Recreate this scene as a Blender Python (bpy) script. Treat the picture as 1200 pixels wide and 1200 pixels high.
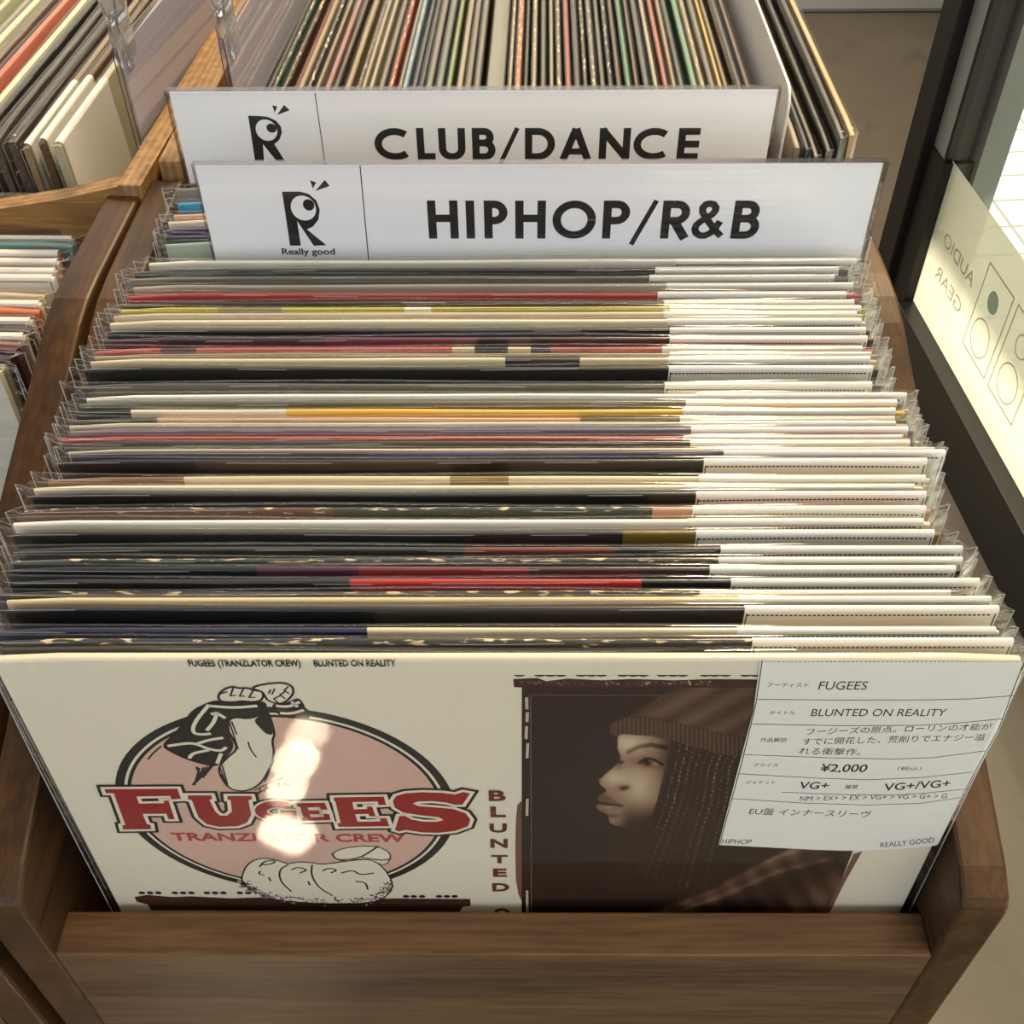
import bpy, bmesh, math, random, json
import numpy as np
from mathutils import Vector, Matrix

for o in list(bpy.data.objects):
    bpy.data.objects.remove(o, do_unlink=True)
C = bpy.context.scene.collection
SC = bpy.context.scene
T = 0.9                                   # height of the record tops above the floor (metres)

# ------------------------------------------------------------------ camera
cam_d = bpy.data.cameras.new('camera')
cam = bpy.data.objects.new('camera', cam_d)
C.objects.link(cam)
cam_d.sensor_fit = 'HORIZONTAL'
cam_d.sensor_width = 36.0
cam_d.lens = 36.0 * 1298.72 / 1200.0
cam_d.clip_start = 0.02
pi_, ya_, ro_ = math.radians(45.4577), math.radians(-0.58652), math.radians(-0.48247)
fw = Vector((math.sin(ya_) * math.cos(pi_), math.cos(ya_) * math.cos(pi_), -math.sin(pi_)))
rt = Vector((math.cos(ya_), -math.sin(ya_), 0))
up = rt.cross(fw)
rt2 = rt * math.cos(ro_) + up * math.sin(ro_)
up2 = -rt * math.sin(ro_) + up * math.cos(ro_)
M3 = Matrix((rt2, up2, -fw)).transposed()
cam.matrix_world = Matrix.Translation((0.00444, 0, T + 0.2724)) @ M3.to_4x4()
SC.camera = cam

# ------------------------------------------------------------------ world, sun, lamps, exposure
w = bpy.data.worlds.new('world')
SC.world = w
w.use_nodes = True
bg = w.node_tree.nodes['Background']
bg.inputs['Color'].default_value = (0.92, 0.95, 1.0, 1)
bg.inputs['Strength'].default_value = 0.40
SC.view_settings.view_transform = 'Standard'
SC.view_settings.look = 'None'
SC.view_settings.gamma = 1
SC.view_settings.use_curve_mapping = False
SC.view_settings.exposure = 0.06
try:
    SC.cycles.transparent_max_bounces = 40
    SC.cycles.max_bounces = 8
    SC.cycles.sample_clamp_indirect = 60
except Exception:
    pass

def aim(o, d):
    o.rotation_euler = Vector(d).to_track_quat('-Z', 'Y').to_euler()

def light(name, typ, loc, d, energy, color, **kw):
    l = bpy.data.lights.new(name, typ)
    l.energy = energy
    l.color = color
    for k, v in kw.items():
        setattr(l, k, v)
    o = bpy.data.objects.new(name, l)
    C.objects.link(o)
    o.location = loc
    aim(o, d)
    return o

light('sun', 'SUN', (3, 1, 4), (-0.72, 0.17, -0.85), 12.0, (1.0, 0.90, 0.72), angle=math.radians(0.6))
# added cool light behind the camera, standing for daylight from an assumed shop front
light('added_front_light', 'AREA', (-0.6, -2.6, 1.9), (0.08, 1, -0.28), 42, (0.70, 0.85, 1.0), shape='RECTANGLE', size=3.6, size_y=2.0)
# added light for daylight through the clear upper part of the right window wall
light('window_daylight', 'AREA', (0.78, 0.1, 1.75), (-1, 0.05, -0.45), 11, (1.0, 0.88, 0.72), shape='RECTANGLE', size=2.6, size_y=1.4)
# added warm light for glints on the top edges, plus two added overhead lights
light('added_glint_light', 'AREA', (0.62, 2.35, 3.0), (-0.2, -0.86, -1.05), 100, (1.0, 0.77, 0.44), shape='DISK', size=0.3)
light('added_overhead_light', 'AREA', (0.75, -0.10, 3.1), (-.25, .12, -1), 36, (1.0, 0.78, 0.50), shape='RECTANGLE', size=1.6, size_y=0.5)
light('added_overhead_light', 'AREA', (-0.4, 2.6, 3.1), (0, 0, -1), 22, (1.0, 0.93, 0.82), shape='RECTANGLE', size=1.6, size_y=0.5)

# added narrow spots: bright floor patches that mirror as glare in the front sleeve
for fx, fy, cone, pw in ((-0.272, -0.462, 1.15, 90000), (-0.279, -0.420, 1.25, 110000), (-0.284, -0.380, 1.05, 80000), (-0.283, -0.322, 1.05, 90000), (-0.262, -0.312, 0.8, 60000)):
    light('added_glare_spot', 'SPOT', (fx, fy, 3.1), (0, 0, -1), pw, (1.0, 0.93, 0.78), spot_size=math.radians(cone), spot_blend=0.75, shadow_soft_size=0.005)

D = json.loads(r'''{"F":[[-140.94,71.01],[-115.33,70.72],[-115.4,77.26],[-118.83,77.53],[-118.93,75.29],[-130.84,75.69],[-131.03,80.21],[-121.92,79.93],[-122.08,78.33],[-120.1,78.32],[-120.44,90.53],[-122.77,90.54],[-122.73,86.96],[-131.29,86.97],[-131.41,93.89],[-130.15,94.31],[-130.52,97.27],[-140.98,97.58],[-140.66,94.75],[-139.34,94.33],[-138.34,73.61],[-141.1,73.61]],"U":[[-112.65,74.88],[-104.27,74.87],[-104.31,77.38],[-105.46,77.64],[-104.88,85.02],[-103.59,88.02],[-100.98,88.02],[-98.85,85.28],[-97.97,77.9],[-98.95,77.63],[-98.66,75.26],[-90.21,75.25],[-90.29,77.49],[-91.68,77.89],[-92.23,87.32],[-94.73,92.85],[-98.53,95.24],[-105.39,95.68],[-109.57,93.86],[-111.63,89.14],[-111.74,77.92],[-112.85,77.65]],"e":[[-75.08,79.86],[-64.78,79.58],[-64.45,84.15],[-66.81,84.15],[-66.98,82.53],[-71.36,82.81],[-71.15,84.56],[-67.6,84.56],[-67.48,87.15],[-71.19,87.15],[-71.0,89.07],[-66.27,88.79],[-66.26,86.87],[-64.18,86.87],[-64.07,91.0],[-74.49,91.71],[-74.63,90.04],[-73.79,89.35],[-73.98,82.54],[-75.01,82.0]],"E":[[-61.3,76.13],[-43.56,75.58],[-43.2,80.89],[-45.87,81.16],[-46.02,78.76],[-55.06,79.17],[-54.96,83.86],[-50.14,83.59],[-50.2,81.97],[-48.29,81.97],[-47.63,88.49],[-49.86,88.49],[-50.08,86.85],[-54.85,87.13],[-54.47,92.09],[-46.06,91.8],[-46.24,89.59],[-43.78,89.58],[-43.19,95.15],[-61.83,95.6],[-61.93,93.22],[-60.68,92.8],[-61.02,78.78],[-61.43,78.51]],"S":[[-40.66,78.48],[-39.16,75.18],[-35.77,73.48],[-29.93,72.82],[-22.72,73.2],[-18.42,74.24],[-15.61,72.67],[-13.17,73.45],[-16.05,80.85],[-18.69,80.85],[-21.56,79.52],[-26.63,78.46],[-31.76,78.74],[-33.68,80.07],[-31.95,81.67],[-26.11,82.47],[-19.53,83.54],[-15.21,86.25],[-13.57,90.64],[-14.61,95.1],[-19.4,98.36],[-25.52,99.65],[-31.56,99.38],[-37.5,97.68],[-39.84,98.68],[-41.43,97.69],[-39.05,88.2],[-36.82,88.19],[-34.76,90.67],[-30.36,92.05],[-25.88,92.05],[-23.21,90.93],[-24.97,89.0],[-30.86,87.91],[-37.41,86.01],[-40.26,82.76]],"Gs":[[-77.7,82.15],[-78.31,81.56],[-79.06,81.08],[-79.92,80.72],[-80.86,80.49],[-81.86,80.41],[-82.89,80.46],[-83.91,80.67],[-84.89,81.0],[-85.8,81.47],[-86.61,82.04],[-87.3,82.71],[-87.85,83.45],[-88.23,84.24],[-88.44,85.06],[-88.47,85.88],[-88.31,86.67],[-87.97,87.41],[-87.46,88.08],[-86.8,88.65],[-86.01,89.1],[-85.1,89.42],[-84.12,89.6],[-83.09,89.64],[-82.05,89.53],[-81.03,89.27],[-80.06,88.87],[-79.17,88.36],[-78.4,87.73]],"Gbar":[[-81.46,84.44],[-75.77,84.43],[-76.05,90.74],[-79.45,91.02],[-79.23,86.89],[-81.5,87.17]],"arm_dark":[[-115.19,45.4],[-109.8,38.99],[-104.11,31.27],[-101.03,26.06],[-95.63,22.25],[-92.02,20.63],[-84.3,21.71],[-77.45,20.95],[-76.73,23.87],[-79.37,27.92],[-83.71,29.92],[-87.2,28.81],[-90.52,30.48],[-92.06,38.98],[-91.02,45.39],[-95.12,51.95],[-98.83,56.83],[-101.65,56.83],[-108.0,53.42],[-112.64,48.96]],"arm_hl":[[[-95.07,22.79],[-101.6,32.16],[-103.43,37.83],[-100.93,38.98],[-97.41,38.41]],[[-93.14,26.61],[-95.2,32.16],[-98.44,36.69]],[[-113.25,45.4],[-105.98,43.63],[-103.35,44.22],[-99.78,47.17],[-95.85,48.35],[-93.68,45.98]],[[-103.35,44.22],[-98.76,41.88],[-93.75,40.71]],[[-107.48,52.57],[-105.81,49.55],[-99.9,47.76]],[[-95.18,23.33],[-87.42,24.42],[-79.62,23.33]],[[-98.6,55.6],[-96.07,49.55]],[[-91.09,29.92],[-93.25,27.16],[-95.35,27.71]]],"hatch":[[[-106.01,57.45],[-105.96,64.32]],[[-105.07,58.07],[-109.01,68.78]],[[-103.61,57.82],[-107.9,66.86]],[[-102.34,57.45],[-109.73,68.78]],[[-100.95,56.83],[-107.41,66.22]],[[-100.2,56.59],[-105.25,64.32]],[[-121.62,53.19],[-119.04,49.56],[-115.33,45.4]]],"arm_light":[[-90.44,30.81],[-87.3,29.37],[-83.81,30.48],[-79.42,28.26],[-76.74,26.05],[-76.35,32.15],[-76.38,38.97],[-77.94,42.45],[-78.13,49.53],[-80.51,56.81],[-84.93,66.83],[-90.1,71.98],[-94.56,72.64],[-97.71,70.05],[-98.94,63.05],[-98.71,58.06],[-94.42,51.95],[-89.95,47.16],[-90.77,41.29],[-91.51,37.83]],"arm_shadow":[[-77.7,24.96],[-76.62,28.25],[-76.52,38.97],[-79.11,38.97],[-80.6,35.54],[-82.26,31.26],[-79.42,28.26]],"arm_light_lines":[[[-85.93,43.03],[-85.93,47.16],[-84.64,51.94]],[[-90.15,32.16],[-90.02,38.98],[-89.95,47.16]],[[-89.38,31.6],[-88.99,38.98]],[[-91.44,35.55],[-90.29,42.45]],[[-98.01,58.06],[-97.85,66.85]],[[-97.07,56.83],[-97.36,68.12]],[[-98.82,60.55],[-97.11,70.7]],[[-80.16,56.81],[-82.9,63.03]],[[-78.99,53.76],[-84.21,66.83]],[[-88.65,71.98],[-82.06,66.83],[-77.38,64.29]],[[-88.36,74.59],[-82.46,69.39],[-75.07,68.1]],[[-86.27,70.68],[-87.63,74.59]],[[-83.8,68.75],[-85.24,73.28]],[[-81.44,67.47],[-82.5,71.98]],[[-79.19,66.83],[-80.13,70.68]],[[-77.04,66.82],[-77.6,70.67]]],"fist_a":[[-91.09,17.43],[-88.22,14.27],[-85.43,13.23],[-84.32,14.27],[-81.01,13.96],[-79.62,15.32],[-76.6,15.64],[-76.95,19.03],[-78.94,21.17],[-88.2,21.39],[-91.36,20.63]],"fist_a_lines":[[[-85.49,13.54],[-87.26,17.96],[-85.58,17.75]],[[-82.33,14.06],[-84.35,18.18],[-82.71,18.18]],[[-79.62,15.32],[-81.51,18.81],[-79.54,18.81]],[[-91.09,17.43],[-87.86,15.85]],[[-88.2,21.39],[-84.12,20.63],[-78.31,21.38]]],"fist_b":[[-80.09,14.27],[-77.56,12.71],[-72.19,11.46],[-68.66,11.67],[-66.82,13.75],[-67.14,16.9],[-69.23,20.09],[-71.85,22.25],[-74.08,21.71],[-76.13,20.09],[-76.64,15.85]],"fist_b_lines":[[[-68.24,13.23],[-69.85,15.32],[-68.44,16.9]],[[-69.6,15.85],[-71.46,17.43],[-70.14,19.56]],[[-71.54,17.96],[-73.75,19.56],[-72.48,22.03]],[[-74.98,16.9],[-74.0,14.8]],[[-74.08,17.43],[-72.62,14.27]]],"glove_b":[[-74.82,22.25],[-72.26,22.79],[-68.32,20.63],[-65.8,19.03],[-64.59,22.24],[-64.55,24.41],[-62.85,26.6],[-64.02,30.47],[-65.8,31.25],[-67.56,29.36],[-71.65,29.92],[-73.7,27.92],[-74.78,24.96]],"glove_b_lines":[[[-73.67,23.33],[-69.44,23.87],[-65.76,21.17]],[[-72.91,27.15],[-69.3,27.48],[-65.03,25.5]],[[-68.4,21.17],[-66.8,23.87]]],"cloth":[[-104.23,135.54],[-102.49,129.18],[-99.83,122.94],[-95.58,118.64],[-91.56,118.03],[-87.14,119.84],[-84.0,122.6],[-79.86,120.59],[-74.78,121.35],[-71.03,122.88],[-62.89,120.55],[-59.67,119.78],[-52.5,118.55],[-48.24,123.6],[-45.23,135.39],[-46.22,142.7],[-49.56,148.51],[-54.87,152.73],[-70.67,153.62],[-87.0,151.97],[-96.38,148.64],[-101.71,141.21]],"cloth_arm":[[-66.5,114.5],[-61.81,110.77],[-54.71,109.28],[-48.57,109.56],[-44.67,113.71],[-44.49,118.23],[-47.05,123.59],[-51.51,120.53],[-56.38,118.25],[-61.32,120.55],[-65.47,119.03]],"cloth_lines":[[[-95.35,124.48],[-92.64,119.86],[-87.92,119.85],[-90.71,122.61],[-94.7,122.93]],[[-95.45,127.59],[-96.63,129.95],[-94.36,130.74]],[[-84.0,122.6],[-88.18,126.79],[-89.08,135.5],[-85.81,143.63]],[[-83.42,126.78],[-80.71,124.44],[-77.06,126.77],[-80.56,129.13]],[[-74.97,122.88],[-76.38,130.69],[-74.8,140.32],[-69.89,146.89]],[[-71.6,127.54],[-68.94,125.19],[-65.56,126.74],[-68.61,129.1]],[[-64.63,129.09],[-59.61,126.73],[-57.62,130.65],[-51.89,129.06]],[[-59.71,135.43],[-55.76,136.22],[-55.5,141.9]],[[-78.21,135.48],[-77.83,138.7]],[[-93.01,132.32],[-92.71,135.51]],[[-66.5,114.5],[-65.16,119.8],[-56.38,118.25],[-48.55,109.26]],[[-55.52,117.49],[-47.91,119.76],[-44.49,118.23]]],"cloth_edge":[[-104.37,136.35],[-101.85,142.03],[-96.38,148.64],[-87.0,151.97],[-70.67,153.62],[-54.79,151.88],[-49.42,146.84],[-45.89,138.62]],"strip":[[-148.99,148.45],[-143.66,146.76],[-134.17,148.41],[-125.84,147.88],[-111.34,149.52],[-98.85,148.64],[-86.88,151.13],[-62.05,150.22],[-45.52,149.33],[-15.56,149.75],[-15.48,155.16],[-18.66,156.03],[-20.07,160.33],[-144.9,159.33],[-145.08,154.69],[-149.05,152.15]],"dots":[[-145.33,145.11],[-142.05,145.1],[-138.77,145.09],[-132.22,145.07],[-128.94,145.06],[-125.67,145.05],[-119.53,145.04],[-116.26,145.03],[-112.98,145.02],[-106.44,145.0],[-103.17,144.99],[-40.91,147.65],[-37.8,147.64],[-34.52,147.63],[-27.8,147.61],[-24.69,147.6],[-21.58,147.59]],"dots2":[[4.23,7.81],[10.52,7.81],[13.82,7.81],[17.0,7.81],[23.41,7.81],[26.51,7.81],[29.68,7.81],[36.29,7.81],[39.46,7.81],[42.56,7.81],[48.51,7.82],[51.81,7.82],[54.78,7.82],[61.71,7.82],[64.68,7.82],[67.97,7.82],[74.24,7.82],[77.21,7.82]],"topstrip":[[2.24,9.82],[9.87,9.29],[12.55,10.88],[19.16,9.61],[29.82,10.46],[39.07,9.82],[52.39,10.46],[63.59,9.82],[79.51,10.04],[79.96,17.58],[5.91,17.58],[5.1,14.1],[2.55,13.89]],"photo":[[4.96,14.1],[108.81,14.1],[129.06,112.98],[128.75,135.65],[127.21,160.09],[5.53,161.9]],"frame_line":[[[7.26,17.58],[30.19,18.02],[79.32,17.79]],[[7.8,18.46],[8.37,88.37],[8.81,160.09]]],"frame_marks":[[[6.45,19.01],[6.61,25.14]],[[6.75,26.83],[6.63,31.99]],[[6.5,34.31],[6.38,41.41]],[[6.96,43.82],[6.71,52.43]],[[6.94,77.24],[6.83,88.37]],[[7.02,142.67],[7.25,160.1]]],"smear":[[4.91,78.61],[3.39,81.37],[2.83,91.23],[2.53,110.48],[2.68,134.31],[3.66,146.09],[5.35,153.02]],"photo_edge":[[128.75,135.65],[129.44,114.83],[132.25,112.97],[130.4,135.65],[129.27,160.08],[127.21,160.09]],"H":[15.355814,0.088342571,-30.117663,-0.002021039,9.7256989,-34.306509,-2.1180865e-05,0.002025395,1.0],"cover_text":[["FUGEES (TRANZLATOR CREW)",[-97.37,3.3],[-62.91,3.31],3.09,2,"ink"],["BLUNTED ON REALITY",[-58.83,3.31],[-33.61,3.31],3.09,2,"ink"],["TRANZLATOR CREW",[-124.46,105.31],[-38.12,106.31],5.37,2,"red2"],["B",[-6.64,78.35],[-0.6,78.34],6.51,2.5,"brownred"],["L",[-6.23,88.96],[-0.7,88.95],6.75,2.5,"brownred"],["U",[-6.74,99.39],[-0.48,99.37],5.84,2.5,"brownred"],["N",[-6.63,110.19],[-0.26,110.18],6.05,2.5,"brownred"],["T",[-6.52,121.39],[-0.35,121.38],5.65,2.5,"brownred"],["E",[-6.05,131.7],[-0.77,131.69],5.84,2.5,"brownred"],["D",[-6.58,143.05],[0.14,143.03],6.06,2.5,"brownred"],["O",[-6.29,165.55],[0.32,165.53],8.62,2.5,"brownred"]],"label_text":[["アーティスト",[81.57,13.18],[94.39,13.18],2.01,0,"ink"],["FUGEES",[97.67,14.51],[112.65,14.51],4.09,0,"ink"],["タイトル",[84.39,27.35],[92.67,27.34],1.84,0,"ink"],["BLUNTED ON REALITY",[97.82,28.32],[140.76,28.31],3.77,0,"ink"],["フージーズの原点。ローリンの才能が",[98.15,38.35],[157.59,35.42],3.48,0,"ink"],["作品解説",[83.64,42.33],[92.33,42.32],2.21,0,"ink"],["すでに開花した、荒削りでエナジー溢",[97.82,43.96],[157.11,41.25],3.55,0,"ink"],["れる衝撃作。",[97.41,49.22],[118.21,49.82],3.62,0,"ink"],["プライス",[83.35,56.79],[91.74,56.78],2.02,0,"ink"],["¥2,000",[106.36,59.6],[122.29,59.9],4.38,1,"ink"],["（税込）",[132.6,58.78],[140.65,58.78],2.04,0,"ink"],["ジャケット",[82.31,67.31],[92.49,67.29],2.1,0,"ink"],["VG+",[100.97,70.06],[111.26,70.37],4.23,1,"ink"],["盤質",[116.95,70.04],[121.52,70.03],2.28,0,"ink"],["VG+/VG+",[130.79,71.5],[153.14,68.85],4.41,1,"ink"],["NM > EX+ > EX > VG+ > VG > G+ > G",[102.76,77.87],[153.86,76.12],2.85,0,"ink"],["EU盤 インナースリーヴ",[86.08,86.44],[129.58,88.47],4.14,0,"ink"],["HIPHOP",[78.8,106.77],[89.76,107.12],3.33,0,"ink"],["REALLY GOOD",[138.18,109.45],[157.04,105.69],3.54,0,"ink"]],"label_lines":[[[79.61,19.49],[105.72,19.89],[134.79,19.75],[147.1,19.21],[159.87,17.59]],[[79.64,32.58],[108.39,33.43],[133.95,33.27],[146.39,31.98],[159.75,29.71]],[[79.26,49.69],[107.52,51.51],[129.77,52.26],[142.83,51.48],[159.33,47.51]],[[78.92,61.05],[105.28,63.57],[123.57,64.68],[141.33,63.37],[158.83,59.86]],[[95.67,72.37],[116.33,73.83],[134.78,74.14],[145.52,72.97],[159.0,70.32]],[[78.66,76.39],[103.46,79.22],[126.95,80.54],[145.28,79.5],[158.65,75.78]],[[78.1,-0.24],[79.3,21.4],[79.28,51.84],[78.28,107.33]],[[157.92,3.2],[160.15,35.42],[159.17,62.72],[159.07,107.17]]],"label_outline":[[77.46,-0.24],[157.3,0.67],[159.02,8.07],[160.58,36.86],[159.62,64.32],[159.22,104.76],[158.67,107.92],[150.76,109.8],[137.42,111.34],[125.74,111.74],[113.84,111.01],[93.96,109.17],[77.94,107.7],[78.61,53.38],[79.06,25.53]],"signH":{"paper":[[-134.3,40.0],[159.0,38.5],[161.6,-7.8],[-136.0,-6.8]],"line":[[-63.6,39.7],[-64.5,-7.1]],"holder":[[-135.1,41.5],[160.8,40.1]],"R":[[-98.8,27.4],[-91.0,27.4],[-87.4,26.3],[-84.5,23.2],[-83.5,18.7],[-84.7,13.7],[-87.7,10.2],[-90.5,8.8],[-82.8,0.7],[-88.6,0.4],[-94.3,13.1],[-94.4,0.5],[-99.3,0.5]],"eye":[[-90.6,19.4],[-85.1,19.4],[-89.8,25.5]],"pupil":[[-88.1,21.0],[-85.6,21.0],[-87.8,23.8]],"tri":[[[-85.9,32.8],[-83.4,31.7],[-85.2,28.7]],[[-79.5,32.9],[-77.7,30.0],[-84.4,27.6]]],"text":["Really good",[-103.5,-4.0],[-79.4,-4.1],3.3],"glyphs":[["H",[-36.2,3.9],[-22.8,3.9],19.0],["I",[-19.3,3.9],[-15.5,3.9],18.9],["P",[-11.3,3.9],[-0.9,3.8],18.9],["H",[2.5,3.8],[16.0,3.8],18.9],["O",[19.0,3.8],[38.2,3.7],18.9],["P",[41.3,3.7],[53.1,3.6],18.9],["/",[53.5,3.6],[65.4,3.6],19.0],["R",[67.3,3.6],[80.3,3.6],18.9],["&",[80.7,3.6],[95.6,3.5],18.9],["B",[98.7,3.5],[110.9,3.5],18.9]]},"signC":{"paper":[[-165.3,33.7],[129.1,32.6],[131.6,-14.8],[-167.7,-13.7]],"line":[[-94.6,33.0],[-94.3,-14.0]],"holder":[[-167.1,35.0],[130.4,34.3]],"R":[[-129.0,21.5],[-123.8,21.3],[-119.7,20.9],[-115.8,18.9],[-113.8,15.9],[-113.7,12.6],[-115.6,8.8],[-118.5,6.5],[-114.5,-2.7],[-118.8,-2.7],[-124.2,6.6],[-125.1,-2.7],[-129.7,-2.6]],"eye":[[-121.2,13.9],[-115.9,13.9],[-120.3,19.5]],"pupil":[[-118.5,15.0],[-116.0,15.0],[-118.1,17.4]],"tri":[[[-116.3,26.7],[-113.9,26.2],[-115.7,22.9]],[[-110.5,26.9],[-108.1,24.2],[-114.8,21.7]]],"text":["Really good",[-133.2,-10.0],[-108.7,-10.1],3.3],"glyphs":[["C",[-68.2,-2.2],[-50.0,-2.3],17.0],["L",[-47.0,-2.3],[-37.9,-2.4],17.1],["U",[-36.1,-2.4],[-22.7,-2.4],17.1],["B",[-19.3,-2.4],[-7.6,-2.5],17.1],["/",[-6.7,-2.5],[4.5,-2.5],17.1],["D",[7.1,-2.5],[22.2,-2.6],17.1],["A",[24.4,-2.6],[40.8,-2.6],17.1],["N",[44.3,-2.7],[59.8,-2.7],17.1],["C",[61.5,-2.7],[79.7,-2.8],17.1],["E",[83.6,-2.8],[94.3,-2.8],17.1]]},"records":[[0.2052,0.0,0.0773,[[-1,"#ded8c8"]],0],[0.2118,-0.001,0.0772,[[-1,"#2a2827"]],1],[0.2161,-0.0033,0.0754,[[-1,"#15173a"],[-0.0401,"#cfc2a6"]],0],[0.2247,-0.0026,0.0783,[[-1,"#161514"]],0],[0.2286,-0.0036,0.078,[[-1,"#d9c49a"]],0],[0.2315,-0.0094,0.0716,[[-1,"#25231f"]],1],[0.2362,-0.005,0.0779,[[-1,"#1d1b1a"],[-0.0459,"#b02a22"],[0.0489,"#191818"]],0],[0.2417,-0.0083,0.075,[[-1,"#15161c"],[-0.0741,"#4a2438"],[-0.0404,"#6e2c2e"],[0.0157,"#3a2a2c"]],0],[0.2455,-0.0072,0.0772,[[-1,"#3a3a33"]],1],[0.2505,-0.0071,0.0785,[[-1,"#2d2c28"],[-0.0068,"#6b3428"],[0.043,"#2c2b27"]],0],[0.2579,-0.0111,0.0751,[[-1,"#23221f"],[0.0504,"#6e5a24"]],0],[0.2632,-0.0126,0.0743,[[-1,"#ece8df"]],0],[0.2693,-0.0108,0.0749,[[-1,"#54392c"],[-0.0495,"#2b352c"],[0.0611,"#b88a72"]],1],[0.2765,-0.0101,0.0762,[[-1,"#151414"]],0],[0.2803,-0.0107,0.0734,[[-1,"#e2d9c4"]],0],[0.2847,-0.0072,0.0751,[[-1,"#7a5c40"],[-0.1082,"#cdbf9f"],[-0.0133,"#8a6f30"],[0.0076,"#d2c3a6"]],0],[0.2936,-0.0059,0.0767,[[-1,"#1a1718"],[-0.1006,"#2c1b1a"],[-0.0048,"#181717"]],0],[0.2981,-0.0026,0.0811,[[-1,"#4e4453"],[-0.0487,"#5a4d63"],[0.0011,"#4a4050"]],0],[0.3,-0.0042,0.0792,[[-1,"#d8cbb0"]],0],[0.3037,-0.0079,0.0749,[[-1,"#36352f"]],0],[0.3065,-0.0087,0.0735,[[-1,"#b8554a"]],0],[0.3108,-0.0065,0.0746,[[-1,"#6d6472"],[-0.0174,"#5d5a70"]],0],[0.3142,-0.0078,0.0721,[[-1,"#c9c2ae"]],0],[0.3171,-0.0076,0.0722,[[-1,"#3a3732"],[-0.1247,"#c9a58e"],[0.0347,"#47423c"]],0],[0.3216,-0.0072,0.0732,[[-1,"#2b2a26"],[-0.1362,"#d8cfbb"],[-0.0771,"#e0b43a"]],0],[0.3266,-0.0073,0.0751,[[-1,"#585a4e"]],0],[0.3307,-0.0059,0.0784,[[-1,"#e8e6e0"]],0],[0.3372,-0.0123,0.073,[[-1,"#4a4b45"]],0],[0.3476,-0.0111,0.0744,[[-1,"#161616"]],0],[0.3533,-0.0104,0.0739,[[-1,"#d8ccab"],[0.009,"#3f382e"],[0.0389,"#cfc0a0"]],0],[0.3566,-0.0096,0.0741,[[-1,"#8f8674"]],0],[0.3603,-0.0104,0.0722,[[-1,"#b7554d"],[-0.1305,"#5a3436"],[-0.116,"#b9574e"],[-0.0124,"#d4c49d"],[-0.0034,"#1e1b1a"],[0.01,"#d4c49d"],[0.0193,"#1e1b1a"],[0.0272,"#a94c45"]],0],[0.3671,-0.0087,0.0742,[[-1,"#3a2a33"],[-0.0667,"#5a2f40"],[-0.0039,"#3a2527"]],0],[0.3729,-0.0088,0.0749,[[-1,"#17171a"]],0],[0.3792,-0.0093,0.0749,[[-1,"#ddd3bb"]],0],[0.3843,-0.0092,0.0739,[[-1,"#b9b09a"]],0],[0.3883,-0.0071,0.0746,[[-1,"#b3a93a"],[-0.116,"#8a7f48"],[-0.0889,"#b5ab3a"],[-0.037,"#e3e0c8"],[-0.0259,"#aea43a"]],0],[0.3923,-0.0072,0.0726,[[-1,"#1b1b1d"]],0],[0.3986,-0.0072,0.0706,[[-1,"#a8433f"]],0],[0.4053,-0.0059,0.0736,[[-1,"#a59d8b"]],0],[0.4115,-0.0096,0.0705,[[-1,"#6d6a62"]],0],[0.4175,-0.0085,0.0725,[[-1,"#3d3d3a"]],0],[0.4243,-0.0036,0.077,[[-1,"#dedbd0"]],0],[0.4396,0.0005,0.077,[[-1,"#8fa39b"]],0],[0.4461,-0.0007,0.077,[[-1,"#26263a"]],0],[0.4527,-0.0017,0.077,[[-1,"#452a5c"]],0],[0.4587,-0.0025,0.077,[[-1,"#d3cdbd"]],0],[0.4647,-0.0014,0.077,[[-1,"#c49a7c"]],0],[0.4756,-0.0019,0.077,[[-1,"#2f8fb8"]],0],[0.49,-0.0062,0.077,[[-1,"#8a857c"]],0]],"neighbour":[[0.5739,-0.2489,"#8a857a",0],[0.5624,-0.2327,"#e6e0d6",1],[0.5541,-0.2266,"#d9d2c6",2],[0.5292,-0.2317,"#c9b9a4",1],[0.5224,-0.2308,"#7fa3a0",0],[0.514,-0.2349,"#b0484a",1],[0.5057,-0.233,"#d8c9b8",1],[0.4968,-0.2318,"#c9a79a",1],[0.4905,-0.2313,"#e8e6e6",1],[0.475,-0.2317,"#b9a98e",0],[0.4675,-0.2312,"#e4dccb",1],[0.4616,-0.2303,"#c06a40",0],[0.4529,-0.2311,"#cfc4b2",1],[0.4458,-0.2298,"#3a2220",0],[0.4402,-0.2306,"#c9c0ae",1],[0.4347,-0.2314,"#8d5a4a",0],[0.4299,-0.2316,"#5a1f33",0],[0.4239,-0.2322,"#2a2420",0],[0.4173,-0.2333,"#8f897c",0],[0.4121,-0.2337,"#d6d0c0",0]]}''')
rnd = random.Random(7)

# ------------------------------------------------------------------ helpers
def lin(h):
    h = h.lstrip('#')
    r = []
    for i in (0, 2, 4):
        c = int(h[i:i + 2], 16) / 255
        r.append(c / 12.92 if c <= 0.04045 else ((c + 0.055) / 1.055) ** 2.4)
    return (*r, 1.0)

_mats = {}
def nm(name):
    m = bpy.data.materials.new(name)
    m.use_nodes = True
    nt = m.node_tree
    return m, nt, nt.nodes, nt.links, nt.nodes['Principled BSDF']

def plain(h, rough=0.6, spec=0.3, key=None):
    k = (h, rough, spec)
    if k in _mats:
        return _mats[k]
    m, nt, N, Lk, b = nm('paint_' + h.strip('#'))
    b.inputs['Base Color'].default_value = lin(h)
    b.inputs['Roughness'].default_value = rough
    b.inputs['Specular IOR Level'].default_value = spec
    _mats[k] = m
    return m

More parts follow.
